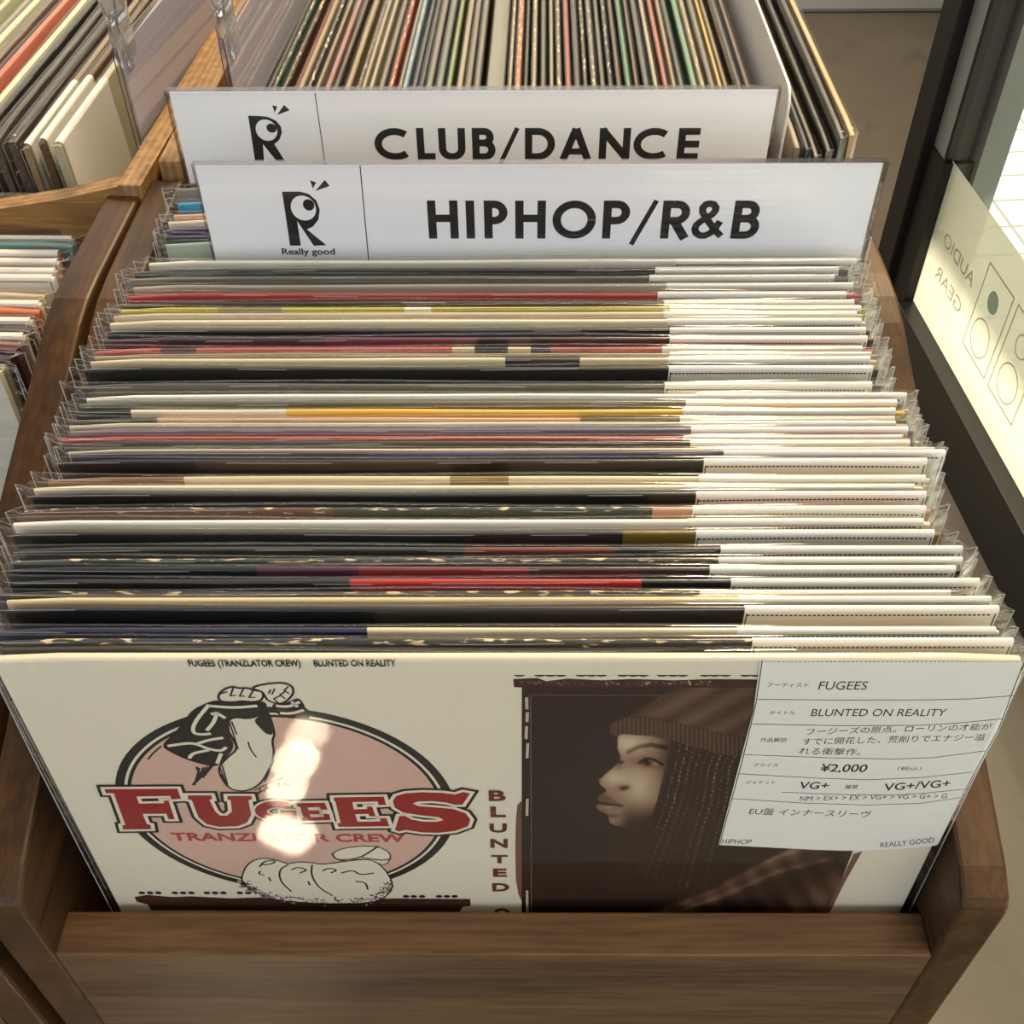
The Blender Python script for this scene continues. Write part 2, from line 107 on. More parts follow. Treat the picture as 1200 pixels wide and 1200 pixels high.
def board(h, worn=0, seed=0):
    """printed record-jacket board: faint streaks, optionally worn edges showing paper"""
    k = ('board', h, worn)
    if k in _mats:
        return _mats[k]
    m, nt, N, Lk, b = nm('board_' + h.strip('#'))
    tc = N.new('ShaderNodeTexCoord')
    mp = N.new('ShaderNodeMapping')
    mp.inputs['Scale'].default_value = (30, 300, 300)
    no = N.new('ShaderNodeTexNoise')
    no.inputs['Scale'].default_value = 1.0
    no.inputs['Detail'].default_value = 4
    Lk.new(tc.outputs['Object'], mp.inputs[0])
    Lk.new(mp.outputs[0], no.inputs['Vector'])
    mx = N.new('ShaderNodeMix')
    mx.data_type = 'RGBA'
    c = lin(h)
    mx.inputs['A'].default_value = tuple(x * 0.78 for x in c[:3]) + (1,)
    mx.inputs['B'].default_value = tuple(min(1, x * 1.15 + 0.012) for x in c[:3]) + (1,)
    Lk.new(no.outputs['Fac'], mx.inputs['Factor'])
    out = mx.outputs['Result']
    if worn:
        sp = N.new('ShaderNodeSeparateXYZ')
        Lk.new(tc.outputs['Object'], sp.inputs[0])
        mr = N.new('ShaderNodeMapRange')
        mr.inputs['From Min'].default_value = 0.3085
        mr.inputs['From Max'].default_value = 0.3150
        mr.inputs['To Min'].default_value = -0.1
        mr.inputs['To Max'].default_value = 0.26
        Lk.new(sp.outputs['Z'], mr.inputs['Value'])
        n2 = N.new('ShaderNodeTexNoise')
        n2.inputs['Scale'].default_value = 1.0
        n2.inputs['Detail'].default_value = 6
        m2 = N.new('ShaderNodeMapping')
        m2.inputs['Scale'].default_value = (160, 700, 700)
        oi = N.new('ShaderNodeObjectInfo')
        om = N.new('ShaderNodeMath')
        om.operation = 'MULTIPLY'
        om.inputs[1].default_value = 60
        Lk.new(oi.outputs['Random'], om.inputs[0])
        Lk.new(om.outputs[0], m2.inputs['Location'])
        Lk.new(tc.outputs['Object'], m2.inputs[0])
        Lk.new(m2.outputs[0], n2.inputs['Vector'])
        ad = N.new('ShaderNodeMath')
        ad.operation = 'ADD'
        Lk.new(mr.outputs[0], ad.inputs[0])
        Lk.new(n2.outputs['Fac'], ad.inputs[1])
        gt = N.new('ShaderNodeMapRange')
        gt.inputs['From Min'].default_value = 0.78
        gt.inputs['From Max'].default_value = 0.83
        Lk.new(ad.outputs[0], gt.inputs['Value'])
        m3 = N.new('ShaderNodeMix')
        m3.data_type = 'RGBA'
        Lk.new(gt.outputs[0], m3.inputs['Factor'])
        Lk.new(out, m3.inputs['A'])
        m3.inputs['B'].default_value = lin('#cdbb98')
        out = m3.outputs['Result']
    Lk.new(out, b.inputs['Base Color'])
    b.inputs['Roughness'].default_value = 0.42
    b.inputs['Specular IOR Level'].default_value = 0.45
    _mats[k] = m
    return m

def wood(name, light_h, dark_h, axis=0, scale=1.0, rough=0.42, ply=False):
    m, nt, N, Lk, b = nm(name)
    tc = N.new('ShaderNodeTexCoord')
    mp = N.new('ShaderNodeMapping')
    s = [38 * scale] * 3
    s[axis] = 2.2 * scale
    mp.inputs['Scale'].default_value = s
    Lk.new(tc.outputs['Object'], mp.inputs[0])
    n1 = N.new('ShaderNodeTexNoise')
    n1.inputs['Scale'].default_value = 1.0
    n1.inputs['Detail'].default_value = 5
    n1.inputs['Distortion'].default_value = 1.1
    Lk.new(mp.outputs[0], n1.inputs['Vector'])
    mp2 = N.new('ShaderNodeMapping')
    s2 = [420 * scale] * 3
    s2[axis] = 26 * scale
    mp2.inputs['Scale'].default_value = s2
    Lk.new(tc.outputs['Object'], mp2.inputs[0])
    n2 = N.new('ShaderNodeTexNoise')
    n2.inputs['Scale'].default_value = 1.0
    n2.inputs['Detail'].default_value = 3
    Lk.new(mp2.outputs[0], n2.inputs['Vector'])
    r1 = N.new('ShaderNodeMapRange')
    r1.inputs['From Min'].default_value = 0.32
    r1.inputs['From Max'].default_value = 0.68
    Lk.new(n1.outputs['Fac'], r1.inputs['Value'])
    mx = N.new('ShaderNodeMix')
    mx.data_type = 'RGBA'
    mx.inputs['A'].default_value = lin(dark_h)
    mx.inputs['B'].default_value = lin(light_h)
    Lk.new(r1.outputs[0], mx.inputs['Factor'])
    r2 = N.new('ShaderNodeMapRange')
    r2.inputs['From Min'].default_value = 0.38
    r2.inputs['From Max'].default_value = 0.60
    r2.inputs['To Min'].default_value = 0.72
    r2.inputs['To Max'].default_value = 1.08
    Lk.new(n2.outputs['Fac'], r2.inputs['Value'])
    ml = N.new('ShaderNodeMix')
    ml.data_type = 'RGBA'
    ml.blend_type = 'MULTIPLY'
    ml.inputs['Factor'].default_value = 1.0
    Lk.new(mx.outputs['Result'], ml.inputs['A'])
    Lk.new(r2.outputs[0], ml.inputs['B'])
    out = ml.outputs['Result']
    Lk.new(out, b.inputs['Base Color'])
    b.inputs['Roughness'].default_value = rough
    b.inputs['Specular IOR Level'].default_value = 0.24
    bp = N.new('ShaderNodeBump')
    bp.inputs['Strength'].default_value = 0.12
    bp.inputs['Distance'].default_value = 0.001
    Lk.new(n2.outputs['Fac'], bp.inputs['Height'])
    Lk.new(bp.outputs[0], b.inputs['Normal'])
    return m

def plyedge(name, axis):
    """stacked veneers seen on a cut edge; layers run across the given axis"""
    m, nt, N, Lk, b = nm(name)
    tc = N.new('ShaderNodeTexCoord')
    sp = N.new('ShaderNodeSeparateXYZ')
    Lk.new(tc.outputs['Object'], sp.inputs[0])
    mu = N.new('ShaderNodeMath')
    mu.operation = 'MULTIPLY'
    mu.inputs[1].default_value = 2 * math.pi / 0.0043
    Lk.new(sp.outputs[axis], mu.inputs[0])
    si = N.new('ShaderNodeMath')
    si.operation = 'SINE'
    Lk.new(mu.outputs[0], si.inputs[0])
    no = N.new('ShaderNodeTexNoise')
    no.inputs['Scale'].default_value = 160
    no.inputs['Detail'].default_value = 4
    Lk.new(tc.outputs['Object'], no.inputs['Vector'])
    ad = N.new('ShaderNodeMath')
    ad.operation = 'MULTIPLY_ADD'
    ad.inputs[1].default_value = 0.12
    Lk.new(si.outputs[0], ad.inputs[0])
    Lk.new(no.outputs['Fac'], ad.inputs[2])
    cr = N.new('ShaderNodeValToRGB')
    cr.color_ramp.elements[0].position = 0.25
    cr.color_ramp.elements[0].color = lin('#70502f')
    cr.color_ramp.elements[1].position = 0.75
    cr.color_ramp.elements[1].color = lin('#a07c4e')
    Lk.new(ad.outputs[0], cr.inputs[0])
    Lk.new(cr.outputs[0], b.inputs['Base Color'])
    b.inputs['Roughness'].default_value = 0.6
    return m

def plastic(name, tint=(0.97, 0.965, 0.95), rough=0.07, gain=1.0, bump=0.5, stretch=(10, 60, 90), base=0.0):
    """thin clear film: see-through, with fresnel reflections broken up by fine creases"""
    m = bpy.data.materials.new(name)
    m.use_nodes = True
    N, Lk = m.node_tree.nodes, m.node_tree.links
    N.clear()
    o = N.new('ShaderNodeOutputMaterial')
    tr = N.new('ShaderNodeBsdfTransparent')
    tr.inputs['Color'].default_value = (*tint, 1)
    gl = N.new('ShaderNodeBsdfGlossy')
    gl.inputs['Roughness'].default_value = rough
    ge = N.new('ShaderNodeNewGeometry')
    dt = N.new('ShaderNodeVectorMath')
    dt.operation = 'DOT_PRODUCT'
    Lk.new(ge.outputs['Normal'], dt.inputs[0])
    Lk.new(ge.outputs['Incoming'], dt.inputs[1])
    ab = N.new('ShaderNodeMath')
    ab.operation = 'ABSOLUTE'
    Lk.new(dt.outputs['Value'], ab.inputs[0])
    om = N.new('ShaderNodeMath')
    om.operation = 'SUBTRACT'
    om.inputs[0].default_value = 1.0
    om.use_clamp = True
    Lk.new(ab.outputs[0], om.inputs[1])
    pw = N.new('ShaderNodeMath')
    pw.operation = 'POWER'
    pw.inputs[1].default_value = 5.0
    Lk.new(om.outputs[0], pw.inputs[0])
    fr = N.new('ShaderNodeMath')
    fr.operation = 'MULTIPLY_ADD'
    fr.inputs[1].default_value = 0.92
    fr.inputs[2].default_value = 0.05
    Lk.new(pw.outputs[0], fr.inputs[0])
    tc = N.new('ShaderNodeTexCoord')
    mp = N.new('ShaderNodeMapping')
    mp.inputs['Scale'].default_value = stretch
    no = N.new('ShaderNodeTexNoise')
    no.inputs['Scale'].default_value = 1.0
    no.inputs['Detail'].default_value = 3
    Lk.new(tc.outputs['Object'], mp.inputs[0])
    Lk.new(mp.outputs[0], no.inputs['Vector'])
    bp = N.new('ShaderNodeBump')
    bp.inputs['Strength'].default_value = bump
    bp.inputs['Distance'].default_value = 0.004
    Lk.new(no.outputs['Fac'], bp.inputs['Height'])
    Lk.new(bp.outputs[0], gl.inputs['Normal'])
    mu = N.new('ShaderNodeMath')
    mu.operation = 'MULTIPLY_ADD'
    mu.inputs[1].default_value = gain
    mu.inputs[2].default_value = base
    mu.use_clamp = True
    Lk.new(fr.outputs[0], mu.inputs[0])
    mx = N.new('ShaderNodeMixShader')
    Lk.new(mu.outputs[0], mx.inputs[0])
    Lk.new(tr.outputs[0], mx.inputs[1])
    Lk.new(gl.outputs[0], mx.inputs[2])
    Lk.new(mx.outputs[0], o.inputs[0])
    return m

class MB:
    """collects polygons with material slots and links them as one mesh"""
    def __init__(self):
        self.v, self.f, self.mi, self.mats, self.col = [], [], [], [], {}
    def slot(self, m):
        if m not in self.mats:
            self.mats.append(m)
        return self.mats.index(m)
    def poly(self, pts, m):
        b = len(self.v)
        self.v += [tuple(p) for p in pts]
        self.f.append(tuple(range(b, b + len(pts))))
        self.mi.append(self.slot(m))
    def faces(self, vs, fs, m):
        b = len(self.v)
        self.v += [tuple(p) for p in vs]
        s = self.slot(m)
        for f in fs:
            self.f.append(tuple(i + b for i in f))
            self.mi.append(s)
    def box(self, lo, hi, m, mats=None):
        x0, y0, z0 = lo
        x1, y1, z1 = hi
        vs = [(x0, y0, z0), (x1, y0, z0), (x1, y1, z0), (x0, y1, z0), (x0, y0, z1), (x1, y0, z1), (x1, y1, z1), (x0, y1, z1)]
        fs = [(0, 3, 2, 1), (4, 5, 6, 7), (0, 1, 5, 4), (1, 2, 6, 5), (2, 3, 7, 6), (3, 0, 4, 7)]
        self.faces(vs, fs, m)
    def prism(self, poly, axis, a, b, m, capm=None):
        """extrude a 2-D polygon along axis (0: poly is (y,z); 1: poly is (x,z); 2: poly is (x,y))"""
        def P(p, t):
            return (t, p[0], p[1]) if axis == 0 else ((p[0], t, p[1]) if axis == 1 else (p[0], p[1], t))
        n = len(poly)
        vs = [P(p, a) for p in poly] + [P(p, b) for p in poly]
        self.faces(vs, [(i, (i + 1) % n, n + (i + 1) % n, n + i) for i in range(n)], m)
        self.faces(vs, [tuple(range(n)), tuple(range(2 * n - 1, n - 1, -1))], capm or m)
    def build(self, name, parent=None, smooth=False, bevel=0.0, fixn=True, segs=2):
        me = bpy.data.meshes.new(name)
        me.from_pydata(self.v, [], self.f)
        for m in self.mats:
            me.materials.append(m)
        me.polygons.foreach_set('material_index', self.mi)
        if fixn or bevel:
            bm = bmesh.new()
            bm.from_mesh(me)
            bmesh.ops.remove_doubles(bm, verts=bm.verts, dist=1e-6)
            if fixn:
                bmesh.ops.recalc_face_normals(bm, faces=bm.faces)
            bm.to_mesh(me)
            bm.free()
        if smooth:
            me.polygons.foreach_set('use_smooth', [True] * len(me.polygons))
        me.update()
        o = bpy.data.objects.new(name, me)
        C.objects.link(o)
        if parent:
            o.parent = parent
        if bevel:
            bv = o.modifiers.new('bevel', 'BEVEL')
            bv.width = bevel
            bv.segments = segs
            bv.limit_method = 'ANGLE'
            bv.angle_limit = math.radians(25)
            bv.harden_normals = False
        return o

def thing(name, label, cat, loc=(0, 0, 0), rot=(0, 0, 0), group=None):
    o = bpy.data.objects.new(name, None)
    C.objects.link(o)
    o.empty_display_size = 0.05
    o.location = loc
    o.rotation_euler = rot
    o['label'] = label
    o['category'] = cat
    if group:
        o['group'] = group
    return o

def tag(o, label, cat, group=None):
    o['label'] = label
    o['category'] = cat
    if group:
        o['group'] = group
    return o

def struct(o):
    o['kind'] = 'structure'
    return o

def stroke_quads(pts, wd, closed=False):
    """a flat ribbon of width wd along a 2-D polyline, mitred; returns list of quads"""
    n = len(pts)
    P = [Vector((p[0], p[1])) for p in pts]
    offs = []
    for i in range(n):
        a = P[i - 1] if (i > 0 or closed) else None
        c = P[(i + 1) % n] if (i < n - 1 or closed) else None
        d1 = (P[i] - a).normalized() if a is not None else None
        d2 = (c - P[i]).normalized() if c is not None else None
        if d1 is None:
            nn = Vector((-d2.y, d2.x)); k = 1
        elif d2 is None:
            nn = Vector((-d1.y, d1.x)); k = 1
        else:
            n1, n2 = Vector((-d1.y, d1.x)), Vector((-d2.y, d2.x))
            nn = (n1 + n2)
            if nn.length < 1e-4:
                nn = n1.copy(); k = 1
            else:
                nn.normalize()
                k = min(1 / max(0.3, nn.dot(n1)), 2.4)
        offs.append(nn * (wd / 2 * k))
    q = []
    for i in range(n if closed else n - 1):
        j = (i + 1) % n
        q.append([P[i] + offs[i], P[j] + offs[j], P[j] - offs[j], P[i] - offs[i]])
    return q

_tcache = {}
def text_faces(body, bold=0):
    """outline of a word in the default typeface: verts with width 1 and cap height 1, plus faces"""
    k = (body, bold)
    if k in _tcache:
        return _tcache[k]
    def mesh_of(b):
        cu = bpy.data.curves.new('lettering', 'FONT')
        cu.body = b
        cu.size = 1.0
        cu.resolution_u = 3
        if bold:
            cu.offset = 0.014 * bold
        ob = bpy.data.objects.new('lettering', cu)
        C.objects.link(ob)
        dg = bpy.context.evaluated_depsgraph_get()
        me = ob.evaluated_get(dg).to_mesh()
        vs = [(v.co.x, v.co.y) for v in me.vertices]
        fs = [tuple(p.vertices) for p in me.polygons]
        ob.evaluated_get(dg).to_mesh_clear()
        bpy.data.objects.remove(ob)
        bpy.data.curves.remove(cu)
        return vs, fs
    vs, fs = mesh_of(body)
    cv, _ = mesh_of('H')
    cap = max(y for _, y in cv)
    if any(ord(c) > 0x2fff for c in body):
        cap = max(y for _, y in vs)
    x0 = min(x for x, _ in vs)
    x1 = max(x for x, _ in vs)
    r = ([((x - x0) / (x1 - x0), y / cap) for x, y in vs], fs)
    _tcache[k] = r
    return r

def put_text(mb, body, p0, p1, h, bold, m, fn, flip=1):
    vs, fs = text_faces(body, bold)
    a, b = Vector(p0), Vector(p1)
    ex = b - a
    ey = Vector((ex.y, -ex.x)).normalized() * h * flip       # w grows downwards on the cover
    mb.faces([fn(*(a + ex * x + ey * y)) for x, y in vs], fs, m)

def arc(cx, cy, rx, ry, a0, a1, n=18):
    return [(cx + rx * math.cos(math.radians(a0 + (a1 - a0) * i / n)), cy + ry * math.sin(math.radians(a0 + (a1 - a0) * i / n))) for i in range(n + 1)]

def glyph(g, x0, x1, y0, h, sw):
    """monoline capitals of a geometric typeface as ribbons; returns quads in sign mm"""
    s = sw / 2
    l, r, b, t = x0 + s, x1 - s, y0 + s, y0 + h - s
    B, Tp = y0, y0 + h
    cx, cy = (x0 + x1) / 2, y0 + h / 2
    Q = []
    def st(p, wd=sw, closed=False):
        Q.extend(stroke_quads(p, wd, closed))
    if g == 'H':
        st([(l, B), (l, Tp)]); st([(r, B), (r, Tp)]); st([(l, cy + s * .4), (r, cy + s * .4)])
    elif g == 'I':
        st([(cx, B), (cx, Tp)], x1 - x0)
    elif g == 'L':
        st([(l, B), (l, Tp)]); st([(l, b), (x1, b)])
    elif g == 'E':
        st([(l, B), (l, Tp)])
        for y in (b, cy, t):
            st([(l, y), (x1, y)])
    elif g == 'O':
        st(arc(cx, cy, (x1 - x0) / 2 - s, h / 2 - s, 0, 360, 48)[:-1], closed=True)
    elif g == 'C':
        k = (x1 - x0) * .56
        st(arc(x0 + k, cy, k - s, h / 2 - s, 48, 312, 40))
    elif g == 'U':
        ry = min(h * .36, (x1 - x0) / 2)
        st([(l, Tp)] + [(l, y0 + ry)] + arc(cx, y0 + ry, (r - l) / 2, ry - s, 180, 360, 20)[1:-1] + [(r, y0 + ry), (r, Tp)])
    elif g == 'D':
        st([(l, B), (l, Tp)])
        kx = (x1 - x0) * .42
        st([(l, t), (x0 + kx, t)] + arc(x0 + kx, cy, x1 - s - (x0 + kx), h / 2 - s, 90, -90, 26)[1:-1] + [(x0 + kx, b), (l, b)])
    elif g in 'PRB':
        st([(l, B), (l, Tp)])
        lo = cy - s * .2 if g != 'B' else cy + s * .35
        ry = (t - lo) / 2
        rx = min(ry, (x1 - x0) * .5)
        inset = (x1 - x0) * .07 if g == 'B' else (x1 - x0) * (.06 if g == 'R' else 0)
        kx = x1 - s - rx - inset
        st([(l, t), (kx, t)] + arc(kx, (t + lo) / 2, rx, ry, 90, -90, 18)[1:-1] + [(kx, lo), (l, lo)])
        if g == 'B':
            ry = (lo - b) / 2
            rx = min(ry, (x1 - x0) * .5)
            kx = x1 - s - rx
            st([(l, lo), (kx, lo)] + arc(kx, (b + lo) / 2, rx, ry, 90, -90, 18)[1:-1] + [(kx, b), (l, b)])
        if g == 'R':
            st([(x0 + (x1 - x0) * .42, lo), (x1 - s * 1.05, B)], sw * 1.1)
    elif g == 'A':
        st([(x0 + s * 1.05, B), (cx, Tp - s * .2)], sw * 1.02); st([(x1 - s * 1.05, B), (cx, Tp - s * .2)], sw * 1.02)
        st([(x0 + (x1 - x0) * .24, y0 + h * .27), (x0 + (x1 - x0) * .76, y0 + h * .27)], sw * .9)
    elif g == 'N':
        st([(l, B), (l, Tp)]); st([(r, B), (r, Tp)]); st([(l - s * .3, Tp - s * .4), (r + s * .3, B + s * .4)], sw * 1.05)
    elif g == '/':
        st([(x0 + s * .6, y0 - h * .16), (x1 - s * .6, Tp)], sw * .62)
    elif g == '&':
        W = x1 - x0
        u = lambda a, c: (x0 + W * a, y0 + h * c)
        st([u(.93, .06), u(.75, .2), u(.55, .4), u(.36, .6), u(.28, .72), u(.28, .82), u(.36, .9), u(.47, .92), u(.58, .9), u(.66, .82),
            u(.66, .74), u(.58, .64), u(.44, .55), u(.26, .46), u(.15, .36), u(.12, .26), u(.17, .15), u(.3, .08), u(.45, .08), u(.6, .15),
            u(.74, .3), u(.84, .46)], sw * .86)
    return Q

# ------------------------------------------------------------------ shared materials
M_walnut_x = wood('walnut_along_x', '#664a30', '#463222', 0)
M_walnut_y = wood('walnut_along_y', '#533719', '#36220e', 1)
M_walnut_z = wood('walnut_along_z', '#583e27', '#392617', 1, 0.8)
M_ply_face = wood('birch_ply_face', '#96713f', '#79562e', 0, 1.0, 0.5)
M_ply_edge_x = plyedge('birch_ply_edge_across_x', 0)
M_ply_edge_y = plyedge('birch_ply_edge_across_y', 1)
M_film = plastic('sleeve_film', tint=(.985, .98, .97), rough=0.09, gain=1.0, bump=0.16)
def rim_mat():
    m, nt, N, Lk, b = nm('sleeve_rim')
    b.inputs['Base Color'].default_value = (.80, .80, .78, 1)
    b.inputs['Roughness'].default_value = .2
    b.inputs['Alpha'].default_value = .42
    return m
M_rim = rim_mat()
M_ear = plastic('sleeve_seam_film', tint=(.95, .945, .93), rough=0.12, gain=1.0, bump=0.9, stretch=(120, 90, 160), base=0.06)
M_film_front = plastic('sleeve_film_smooth', rough=0.012, gain=1.0, bump=0.02, stretch=(14, 20, 10), base=0.0)
M_acryl = plastic('clear_acrylic', tint=(0.95, 0.95, 0.96), rough=0.03, gain=1.0, bump=0.02)
M_acryl_edge = plastic('acrylic_cut_edge', tint=(0.75, 0.73, 0.77), rough=0.1, gain=1.0, bump=0.0, base=0.05)
M_card = plain('#dfddd6', 0.6, 0.25)
M_ink = plain('#24221f', 0.6, 0.3)
M_inkg = plain('#4a4640', 0.6, 0.3)
M_white = plain('#f1f1f1', 0.35, 0.4)
ART = {'ink': plain('#1f1d1a', .5), 'red': plain('#8c1c1a', .45), 'red2': plain('#a2403a', .5), 'brownred': plain('#5e2a1e', .5), 'pink': plain('#c6a293', .5),
       'cream': plain('#d6cdb9', .5), 'brown': plain('#3d221a', .5), 'brown2': plain('#6d4c40', .5), 'tanlight': plain('#b9a48c', .5), 'grey': plain('#b9b3a6', .5)}

# ------------------------------------------------------------------ the room
def concrete():
    m, nt, N, Lk, b = nm('polished_concrete')
    tc = N.new('ShaderNodeTexCoord')
    n1 = N.new('ShaderNodeTexNoise'); n1.inputs['Scale'].default_value = 2.6; n1.inputs['Detail'].default_value = 8; n1.inputs['Roughness'].default_value = .6
    n2 = N.new('ShaderNodeTexNoise'); n2.inputs['Scale'].default_value = 9; n2.inputs['Detail'].default_value = 5; n2.inputs['Distortion'].default_value = 1.2
    Lk.new(tc.outputs['Object'], n1.inputs['Vector']); Lk.new(tc.outputs['Object'], n2.inputs['Vector'])
    cr = N.new('ShaderNodeValToRGB')
    cr.color_ramp.elements[0].position = .3; cr.color_ramp.elements[0].color = lin('#5b5348')
    cr.color_ramp.elements[1].position = .7; cr.color_ramp.elements[1].color = lin('#6e665a')
    Lk.new(n1.outputs['Fac'], cr.inputs[0])
    r = N.new('ShaderNodeMapRange'); r.inputs['From Min'].default_value = .24; r.inputs['From Max'].default_value = .42; r.inputs['To Min'].default_value = .72
    Lk.new(n2.outputs['Fac'], r.inputs['Value'])
    ml = N.new('ShaderNodeMix'); ml.data_type = 'RGBA'; ml.blend_type = 'MULTIPLY'; ml.inputs['Factor'].default_value = 1
    Lk.new(cr.outputs[0], ml.inputs['A']); Lk.new(r.outputs[0], ml.inputs['B'])
    Lk.new(ml.outputs['Result'], b.inputs['Base Color'])
    b.inputs['Roughness'].default_value = .5
    return m

# window wall frame: s along the wall, t outwards, z up
WO = Vector((0.6549, 1.1509, 0))
WD = Vector((-0.07425, 0.99724, 0))
WN = Vector((0.99724, 0.07425, 0))
WROT = math.atan2(WD.y, WD.x) - math.pi / 2
def wall_pt(s, t, z):
    return WO + WD * s + WN * t + Vector((0, 0, z))

mb = MB()
e0, e1 = wall_pt(-4.5, .02, 0), wall_pt(1.868, .02, 0)
pA, pB = wall_pt(.52, .055, 0), wall_pt(1.87, .763, 0)
mb.poly([(-4, -3.2, 0), (e0.x, -3.2, 0), (pA.x, pA.y, 0), (pB.x, pB.y, 0), (pB.x, 3.02, 0), (-4, 3.02, 0)], concrete())
struct(mb.build('floor', fixn=False))
mb = MB()
mb.box((-4, 3.02, 0.0), (1.5, 3.12, 3.2), plain('#dfe2e2', .7))
wb = struct(mb.build('wall_back'))
mb = MB()
mb.box((-4, 3.008, 0.012), (1.45, 3.0195, 0.16), plain('#d2d5d4', .5))
struct(mb.build('baseboard_back'))

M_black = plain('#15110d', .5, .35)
M_blackmetal = plain('#1b1a18', .35, .5)
win = thing('window_1', '', '')
del win['label'], win['category']
win['kind'] = 'structure'
win.location = WO
win.rotation_euler = (0, 0, WROT)
# local axes of the window: x = outwards (t), y = along the wall (s)
mb = MB(); mb.box((0, -4.4, 0), (.05, .384, .11), M_blackmetal); mb.build('sill', win, bevel=.002)
mb = MB(); mb.box((0, .444, 0), (.10, .505, 2.9), M_black); mb.build('post', win, bevel=.002)
mb = MB(); mb.box((.012, .384, 0), (.06, .444, .352), M_black); mb.build('shaded_post_side', win)  # post side below the film top; black colour put in for its shade
mb = MB(); mb.box((.018, .399, .352), (.05, .444, 2.9), plain('#8f8d86', .4, .5)); mb.build('aluminium_strip', win)
mb = MB(); mb.box((.0175, .3895, .355), (.05, .399, 2.9), M_black); mb.build('gasket', win)
mb = MB(); mb.box((.0, -4.4, 2.8), (.10, .505, 2.9), M_black); mb.build('head_rail', win)
mb = MB(); mb.poly([(.0235, -4.4, .11), (.0235, .3895, .11), (.0235, .3895, 2.8), (.0235, -4.4, 2.8)], plastic('window_glass', tint=(.95, .97, .96), rough=0.0, gain=.6, bump=0)); mb.build('glass_pane', win, fixn=False)
def frosted(name='frosted_film', k=(1, 1, 1)):
    m = bpy.data.materials.new(name)
    m.use_nodes = True
    N, Lk = m.node_tree.nodes, m.node_tree.links
    N.clear()
    o = N.new('ShaderNodeOutputMaterial')
    tl = N.new('ShaderNodeBsdfTranslucent'); tl.inputs['Color'].default_value = (.88 * k[0], .83 * k[1], .66 * k[2], 1)
    df = N.new('ShaderNodeBsdfDiffuse'); df.inputs['Color'].default_value = (.58 * k[0], .56 * k[1], .46 * k[2], 1)
    tr = N.new('ShaderNodeBsdfTransparent'); tr.inputs['Color'].default_value = (.95, .95, .9, 1)
    a = N.new('ShaderNodeMixShader'); a.inputs[0].default_value = .5
    Lk.new(tl.outputs[0], a.inputs[1]); Lk.new(df.outputs[0], a.inputs[2])
    c = N.new('ShaderNodeMixShader'); c.inputs[0].default_value = .07
    Lk.new(a.outputs[0], c.inputs[1]); Lk.new(tr.outputs[0], c.inputs[2])
    Lk.new(c.outputs[0], o.inputs[0])
    return m
mb = MB(); mb.poly([(.0272, -4.4, .11), (.0272, .3895, .11), (.0272, .3895, .3555), (.0272, -4.4, .3555)], frosted()); film = mb.build('frosted_film', win, fixn=False)
# printing on the outside of the film, so it reads mirrored from inside
M_print = frosted('film_ink', (.60, .60, .62))
mb = MB()
def fl(s, z, k=0):
    return (.0262 - k * .0001, s, z)
for body, s0, s1, zb, hh in (('AUDIO', .2207, .3426, .2435, .021), ('GEAR', .2300, .3370, .1890, .021)):
    vs, fs = text_faces(body, 0)
    mb.faces([fl(s0 + (s1 - s0) * x, zb + hh * y) for x, y in vs], fs, M_print)
def sp_box(s_hi, s_lo, z_lo, z_hi):
    for q in stroke_quads([(s_hi, z_lo), (s_hi, z_hi), (s_lo, z_hi), (s_lo, z_lo)], .0026, True):
        mb.poly([fl(p.x, p.y) for p in q], M_print)
def ring(s, z, r):
    for q in stroke_quads(arc(s, z, r, r, 0, 360, 40)[:-1], .0024, True):
        mb.poly([fl(p.x, p.y) for p in q], M_print)
sp_box(.1945, .1072, .1650, .3030)
sp_box(.0925, .0052, .1650, .3030)
ring(.1534, .2020, .0285); ring(.0500, .2020, .0285); ring(.0500, .2640, .0165)
mb.poly([fl(p[0], p[1]) for p in arc(.1528, .2640, .0165, .0165, 0, 360, 40)[:-1]], frosted('film_ink_green', (.42, .58, .66)))
mb.build('film_printing', win, fixn=False)

mb = MB()
wA, wB, wC, wD = wall_pt(.5386, .0646, 0), wall_pt(1.9686, .8146, 0), wall_pt(1.95, .85, 0), wall_pt(.52, .10, 0)
mb.prism([(p.x, p.y) for p in (wA, wB, wC, wD)], 2, 0.0, 3.2, plain('#8f928e', .8))
struct(mb.build('wall_right'))
# outside: column, pavement, awning
mb = MB(); mb.box((.06, .372, -.05), (.10, .440, 2.8), plain('#7d807c', .8)); ocol = mb.build('column_outside'); ocol.location = WO; ocol.rotation_euler = (0, 0, WROT); struct(ocol)
def paving():
    m, nt, N, Lk, b = nm('pavement_tiles')
    tc = N.new('ShaderNodeTexCoord')
    br = N.new('ShaderNodeTexBrick')
    br.offset = 0
    br.inputs['Scale'].default_value = 1
    br.inputs['Brick Width'].default_value = .2
    br.inputs['Row Height'].default_value = .1
    br.inputs['Mortar Size'].default_value = .004
    br.inputs['Color1'].default_value = lin('#cfcfc4'); br.inputs['Color2'].default_value = lin('#b9c6b4'); br.inputs['Mortar'].default_value = lin('#7d8078')
    Lk.new(tc.outputs['Object'], br.inputs['Vector'])
    Lk.new(br.outputs['Color'], b.inputs['Base Color'])
    b.inputs['Roughness'].default_value = .8
    return m
mb = MB(); mb.poly([(.10, -6, -.02), (7, -6, -.02), (7, 7, -.02), (.10, 7, -.02)], paving()); pv = mb.build('pavement_outside', fixn=False); pv.location = WO; pv.rotation_euler = (0, 0, WROT); struct(pv)
mb = MB(); mb.box((.12, -4.4, 2.55), (1.965, 1.8, 2.62), plain('#8a8a86', .8)); aw = mb.build('roof_overhang'); aw.location = WO; aw.rotation_euler = (0, 0, WROT); struct(aw)

